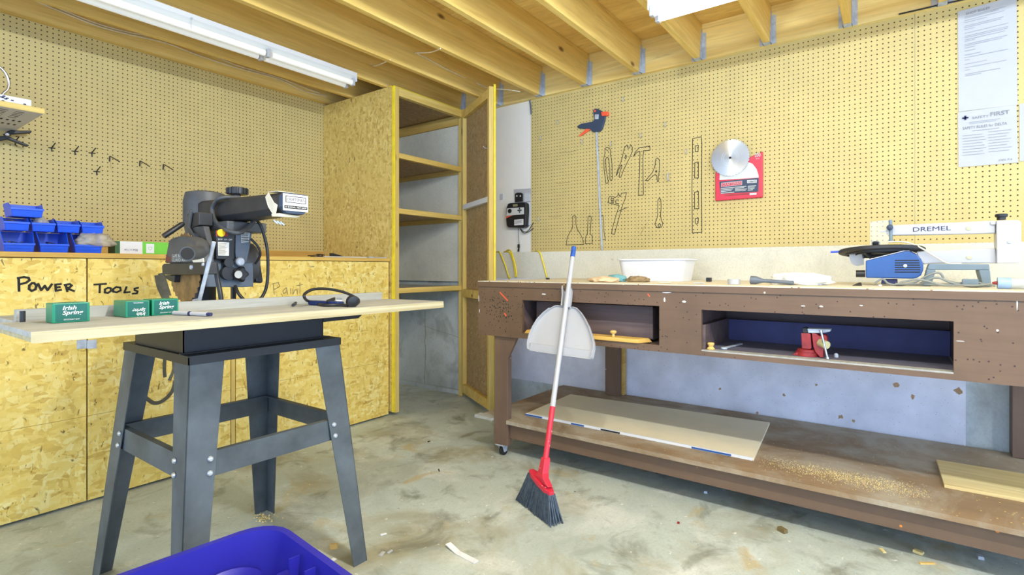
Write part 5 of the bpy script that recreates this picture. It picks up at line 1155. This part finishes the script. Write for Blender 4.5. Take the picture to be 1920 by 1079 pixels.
# sawdust on the shelf, one heap nobody could count
rnd = random.Random(17); m = MB()
for i in range(2600):
    r = rnd.gauss(0, 1); y = .16+rnd.gauss(0, .16); x = 2.58+rnd.gauss(0, .045)
    if not (2.415 < x < 2.68 and -.10 < y < .50): continue
    s = rnd.uniform(.0012, .0035); a = rnd.uniform(0, 3); z = SZ+rnd.uniform(.0002, .001)
    c_, s_ = cos(a)*s, sin(a)*s*.5
    m.face([(x-c_, y-s_, z), (x+s_, y-c_*.4, z+s*.6), (x+c_, y+s_, z+s*.3), (x-s_, y+c_*.4, z)])
o = m.build('sawdust', m_saw_dust); stuff(o); tag(o, 'scatter of golden sawdust on the lower bench shelf', 'sawdust')

# ------------------------------------------------------------------ broom with dustpan
hb = V(1.972, 1.262, .205); ht = PX(1076, 464, 2.497); ax = (ht-hb).normalized(); HL = (ht-hb).length
t = thing('broom', 'white-handled broom with red socket leaning against the workbench', 'broom', (1.975, 1.29, 0))
P_ = lambda f: hb+(ht-hb)*f
m = MB(); m.tube([P_(.236), P_(.945)], .0125, 16); m.build('handle', m_plw, t, smooth=60)
m = MB(); m.tube([P_(.0), P_(.2355)], .0125, 16); m.build('handle_red_part', m_broomred, t, smooth=60)['label'] = 'worn red lower handle'
m = MB(); m.tube([P_(.9455), P_(1)], .0132, 16); m.build('grip_wrap', m_bluegrip, t, smooth=60)['label'] = 'blue and white grip wrap'
A, Bp = V(2.035, 1.43, 0), V(1.905, 1.155, 0)                 # bristle line on the floor
side = (Bp-A).normalized(); nrm = V(0, 0, 1).cross(side).normalized()
ca, cb_ = V(2.0, 1.352, .158), V(1.925, 1.195, .118)              # cap ends
m = MB(); cm = (ca+cb_)/2
def sec(c, hw, ht_): return [c+nrm*hw+V(0, 0, ht_), c-nrm*hw+V(0, 0, ht_), c-nrm*hw-V(0, 0, ht_), c+nrm*hw-V(0, 0, ht_)]
m.rings([sec(ca, .012, .008), sec(ca.lerp(cb_, .15), .02, .010), sec(cm, .024, .011), sec(ca.lerp(cb_, .85), .02, .010), sec(cb_, .012, .008)])
m.build('cap_band', m_broomred, t, bevel=.002)
m = MB(); tp = hb+ax*.03
def sec2(c, a, b): return [c+side*a+nrm*b, c-side*a+nrm*b, c-side*a-nrm*b, c+side*a-nrm*b]
m.rings([sec2(ca.lerp(cb_, .58)+V(0, 0, .008), .062, .013), sec2(ca.lerp(cb_, .55)+V(0, 0, .03), .034, .015), sec2(hb.lerp(cm, .35), .02, .017), sec2(tp, .0165, .0165), sec2(tp+ax*.012, .014, .014)])
m.build('socket', m_broomred, t, bevel=.004)
m = MB(); rnd = random.Random(2); m2 = MB()
NB = 46
for r in range(5):
    for i in range(NB):
        f = (i+rnd.random()*.8)/NB; g = f
        top = ca.lerp(cb_, f)+nrm*(r-2)*.0075-V(0, 0, .006)
        bot = A.lerp(Bp, max(0, min(1, g+rnd.gauss(0, .006))))+nrm*(r-2)*.016+nrm*rnd.gauss(0, .002)+V(0, 0, rnd.uniform(.0008, .010))
        mid = top.lerp(bot, .55)+nrm*rnd.gauss(0, .002)
        m.tube([top, mid, bot], [.0048, .0042, .0032], 5)
stuff(m.build('bristles', m_bristle, t))
# dustpan clipped on the handle
dp = thing('dustpan', 'white upright dustpan clipped onto the broom handle', 'dustpan', P_(.5))
e1 = ax; e2 = V(0, -1, 0); e2 = (e2-e1*e2.dot(e1)).normalized(); e3 = e1.cross(e2).normalized()
if e3.x > 0: e3 = -e3
pl = P_(.5)-e3*.024
zd = lambda X, Y: (960+X/6.857, 550+Y/6.857)
def PD(X, Y, k=0): return PP(*zd(X, Y), pl+e3*k, e3)
outline = [(662, 182), (640, 175), (600, 165), (560, 172), (500, 205), (420, 265), (340, 350), (280, 450), (235, 560), (214, 650), (216, 720), (225, 738), (262, 745), (640, 800), (985, 850), (1035, 848), (1048, 830), (1070, 720), (1068, 650), (1045, 560), (1005, 440), (950, 330), (900, 255), (850, 205), (800, 187), (770, 190), (752, 205)]
po = [PD(*p) for p in outline]; n = len(po); cen = sum(po, V(0, 0, 0))/n
m = MB(); m.hull([p-e3*.003 for p in po], po); pan = m.build('pan', m_grey if False else m_plw, dp)
for i in list(range(0, 11))+list(range(15, n-1)):
    if i in (0, 15): m = MB()
    a, b = po[i], po[(i+1) % n]; ia, ib = a.lerp(cen, .02), b.lerp(cen, .02); h = .020 if 3 < i < 23 else .012
    m.hull([a, b, ib, ia], [a+e3*h, b+e3*h, ib+e3*h, ia+e3*h])
    if i in (10, n-2): m.build('raised_rim', m_plw, dp)
m = MB(); m.hull([PD(225, 640, .0004), PD(1062, 745, .0004), PD(1040, 838, .0004), PD(232, 730, .0004)], [PD(240, 645, .008), PD(1050, 748, .008), PD(1040, 838, .001), PD(232, 730, .001)]); m.build('front_ramp', m_plw, dp)
m = MB(); 
cl = [PD(*p) for p in [(655, 178), (752, 198), (770, 60), (775, -40), (768, -75), (752, -98), (688, -110), (670, -92), (665, -50), (668, 40)]]
m.hull([p-e3*.003 for p in cl], cl); cc = m.build('clip_handle', m_plw, dp)
m = MB()
for ch in ([(655, 178), (668, 40), (665, -50), (672, -95)], [(752, 198), (770, 60), (775, -40), (755, -98)]):
    for i in range(3):
        a, b = PD(*ch[i]), PD(*ch[i+1]); w = e2*.003; m.hull([a-w, a+w, b+w, b-w], [a-w+e3*.02, a+w+e3*.02, b+w+e3*.02, b-w+e3*.02])
m.build('clip_wall', m_plw, dp)

# ------------------------------------------------------------------ blue tote in the foreground
t = thing('storage_tote', 'empty royal blue plastic tote on the floor in the foreground', 'tote', (.48, 1.16, 0))
tw, td, tr = .72, .50, -.10
cxy = V(.79, 1.40)-V(cos(tr)*tw/2-sin(tr)*td/2, sin(tr)*tw/2+cos(tr)*td/2)
tub(cxy.x, cxy.y, .002, tw, td, .378, .10, .085, .004, .014, m_tote, t, 'tote_body', tr)
def TP(a, b, z): return V(cxy.x+cos(tr)*a-sin(tr)*b, cxy.y+sin(tr)*a+cos(tr)*b, z)
for k in (-.1, -.02, .06):
    m = MB(); x0 = tw/2-.006; m.hull([TP(x0-.03, k-.002, .25), TP(x0-.018, k-.002, .25), TP(x0-.018, k+.002, .25), TP(x0-.03, k+.002, .25)], [TP(x0-.035, k-.002, .365), TP(x0-.007, k-.002, .365), TP(x0-.007, k+.002, .365), TP(x0-.035, k+.002, .365)]); m.build('inner_rib', m_tote, t)
m = MB(); x0 = tw/2-.03
m.hull([TP(x0-.012, -.16, .18), TP(x0+.0, -.16, .18), TP(x0+.0, .10, .18), TP(x0-.012, .10, .18)], [TP(x0-.022, -.17, .315), TP(x0+.012, -.17, .315), TP(x0+.012, .11, .315), TP(x0-.022, .11, .315)]); m.build('grip_shelf', m_tote, t, bevel=.006)
for a in (.22, -.05):
    m = MB(); yb = td/2-.022
    m.rings([[TP(a+r*1.3*cos(q), yb-.012-(.014 if r < .09 else 0), .22+r*sin(q)) for q in [pi*w/16 for w in range(17)]] for r in (.095, .08, .06)], cap=False); m.build('wall_bulge', m_tote, t, smooth=60)

# ------------------------------------------------------------------ scraps on the floor
def chip(u, v, L_, W_, rot, mat, label, nm='wood_chip', h=.004, bend=0):
    c = PZ(u, v, 0); e = V(cos(rot), sin(rot), 0); f = V(-sin(rot), cos(rot), 0); m = MB()
    m.hull([c-e*L_/2-f*W_/2+V(0, 0, .0005), c+e*L_/2-f*W_/2+V(0, 0, .0005), c+e*L_/2+f*W_/2+V(0, 0, .0005), c-e*L_/2+f*W_/2+V(0, 0, .0005)], [c-e*L_/2-f*W_*.4+V(0, 0, h), c+e*L_*.45-f*W_/2+V(0, 0, h+bend), c+e*L_/2+f*W_*.4+V(0, 0, h+bend), c-e*L_/2+f*W_/2+V(0, 0, h)])
    tag(m.build(nm, mat), label, 'scrap')
m = MB(); pts = [PZ(840, 1019, .012), PZ(858, 1036, .004), PZ(893, 1054, .004)]
for i in range(2):
    a, b = pts[i], pts[i+1]; d = (b-a).normalized(); f = V(0, 0, 1).cross(d).normalized()*.012
    m.hull([a-f-V(0, 0, .003), b-f-V(0, 0, .003), b+f-V(0, 0, .003), a+f-V(0, 0, .003)], [a-f, b-f, b+f, a+f])
tag(m.build('bent_strip', paint('bright_white_plastic', (236, 236, 238), .4)), 'bent white plastic strip on the floor below the broom', 'strip')
chip(626, 1030, .008, .03, .9, m_knob, 'tan wood sliver standing beside the blue tote', h=.02)
chip(622, 1053, .035, .018, .2, m_white, 'white chip right of the blue tote'); chip(716, 1040, .03, .014, .4, m_plw, 'white chip pair, left piece by the saw leg'); chip(731, 1036, .024, .009, .1, m_plw, 'white chip pair, right piece by the saw leg')
chip(719, 1003, .024, .010, -.4, m_white, 'thin white chip right of the front saw leg')
chip(1467, 998, .035, .022, 1.0, paint('brown_lump', (120, 104, 66), .9), 'brown lump on the floor in front of the shelf', 'debris_lump', .016)
chip(1655, 1034, .03, .012, .5, m_saw_dust, 'yellow shaving at the edge of the bench shadow, nearer the broom'); chip(1722, 1038, .03, .02, 1.2, m_saw_dust, 'yellow shaving cluster at the shadow edge', h=.010); chip(1738, 1058, .055, .012, 2.2, m_knob, 'long tan splinter by the bottom of the bench shadow')
chip(1838, 1048, .022, .018, .2, m_grey, 'pale pebble in the bench shadow on the right', 'debris_lump', .012); chip(1323, 925, .02, .016, .3, m_grey, 'pale pebble in the shadow under the shelf', 'debris_lump', .012)
chip(1272, 982, .016, .01, .3, m_red, 'tiny red scrap on the open floor right of the broom'); chip(1894, 986, .02, .018, .8, m_white, 'white lump on the front edge of the shelf', 'debris_lump') if False else None
chip(823, 883, .03, .006, .9, m_sawd, 'dark splinter on the floor left of the caster'); chip(804, 829, .018, .008, .2, m_sawd, 'dark shaving on the floor in front of the closet')
m = MB(); rnd = random.Random(33); c = PZ(496, 972, 0)
for i in range(130):
    x, y = c.x+rnd.gauss(0, .02), c.y+rnd.gauss(0, .03); s = rnd.uniform(.002, .006); a = rnd.uniform(0, 3)
    m.face([(x-s*cos(a), y-s*sin(a), .0006), (x+s*.5*sin(a), y-s*.5*cos(a), .002+s*.5), (x+s*cos(a), y+s*sin(a), .001)])
o = stuff(m.build('wood_shavings', m_saw_dust)); tag(o, 'little heap of golden shavings at the foot of the rear saw leg', 'sawdust')
m = MB(); rnd = random.Random(34)
for i in range(420):
    x, y = rnd.uniform(.9, 2.5), rnd.uniform(-.4, 2.4)
    if rnd.random() < .3: x, y = rnd.gauss(2.2, .3), rnd.gauss(.1, .3)
    if x < 1.45: continue
    s = rnd.uniform(.0012, .0042); a = rnd.uniform(0, 3)
    m.face([(x-s*cos(a), y-s*sin(a), .0006), (x+s*.5*sin(a), y-s*.5*cos(a), .001+s*.4), (x+s*cos(a), y+s*sin(a), .001), (x-s*.4*sin(a), y+s*.6*cos(a), .0012)])
o = stuff(m.build('floor_crumbs', m_plw)); tag(o, 'sparse pale crumbs littering the concrete floor', 'crumbs')

# ------------------------------------------------------------------ cables along the joists
def cable(label, runs, r=.0045, clips=()):
    m = MB()
    for p in runs: m.tube(p, r, 8, smooth=4)
    for c in clips: m.obox(c, (.012, .006, .035))
    tag(m.build('house_wire', m_cable, smooth=60), label, 'cable')
yA = LY-.066
W_ = lambda u, v, y=yA: PY(u, v, y)
cable('pair of white house wires stapled along the left top plate', [[W_(60, -8), W_(83, 3), W_(160, 36), W_(230, 58), W_(309, 73), W_(380, 95), W_(440, 121), W_(523, 146), W_(560, 160), W_(600, 175)], [W_(40, -10), W_(70, 3), W_(120, 24), W_(175, 46), W_(230, 62), W_(309, 80), W_(370, 103), W_(440, 126), W_(523, 149), W_(570, 171), W_(612, 180)]], clips=[W_(310, 77), W_(523, 147)])
J2 = 2.24+.4064-.005; J1 = 2.24+.4064*2-.005
cable('white house wire crossing from joist to joist above the closet', [[PY(826, 91, 2.235), PY(808, 98, 2.42), PY(778, 100, J2), PY(790, 104, J2), PY(840, 131, J2), PY(902, 160, J2), PY(918, 166, 2.5), PY(950, 168, 2.4), PY(975, 172, 2.30)]], .004)
cable('short white wire loop under the joist by the lamp end', [[PY(732, 112, J2), PY(712, 121, 2.85), PY(700, 124, J1), PY(696, 119, J1)]], .004)
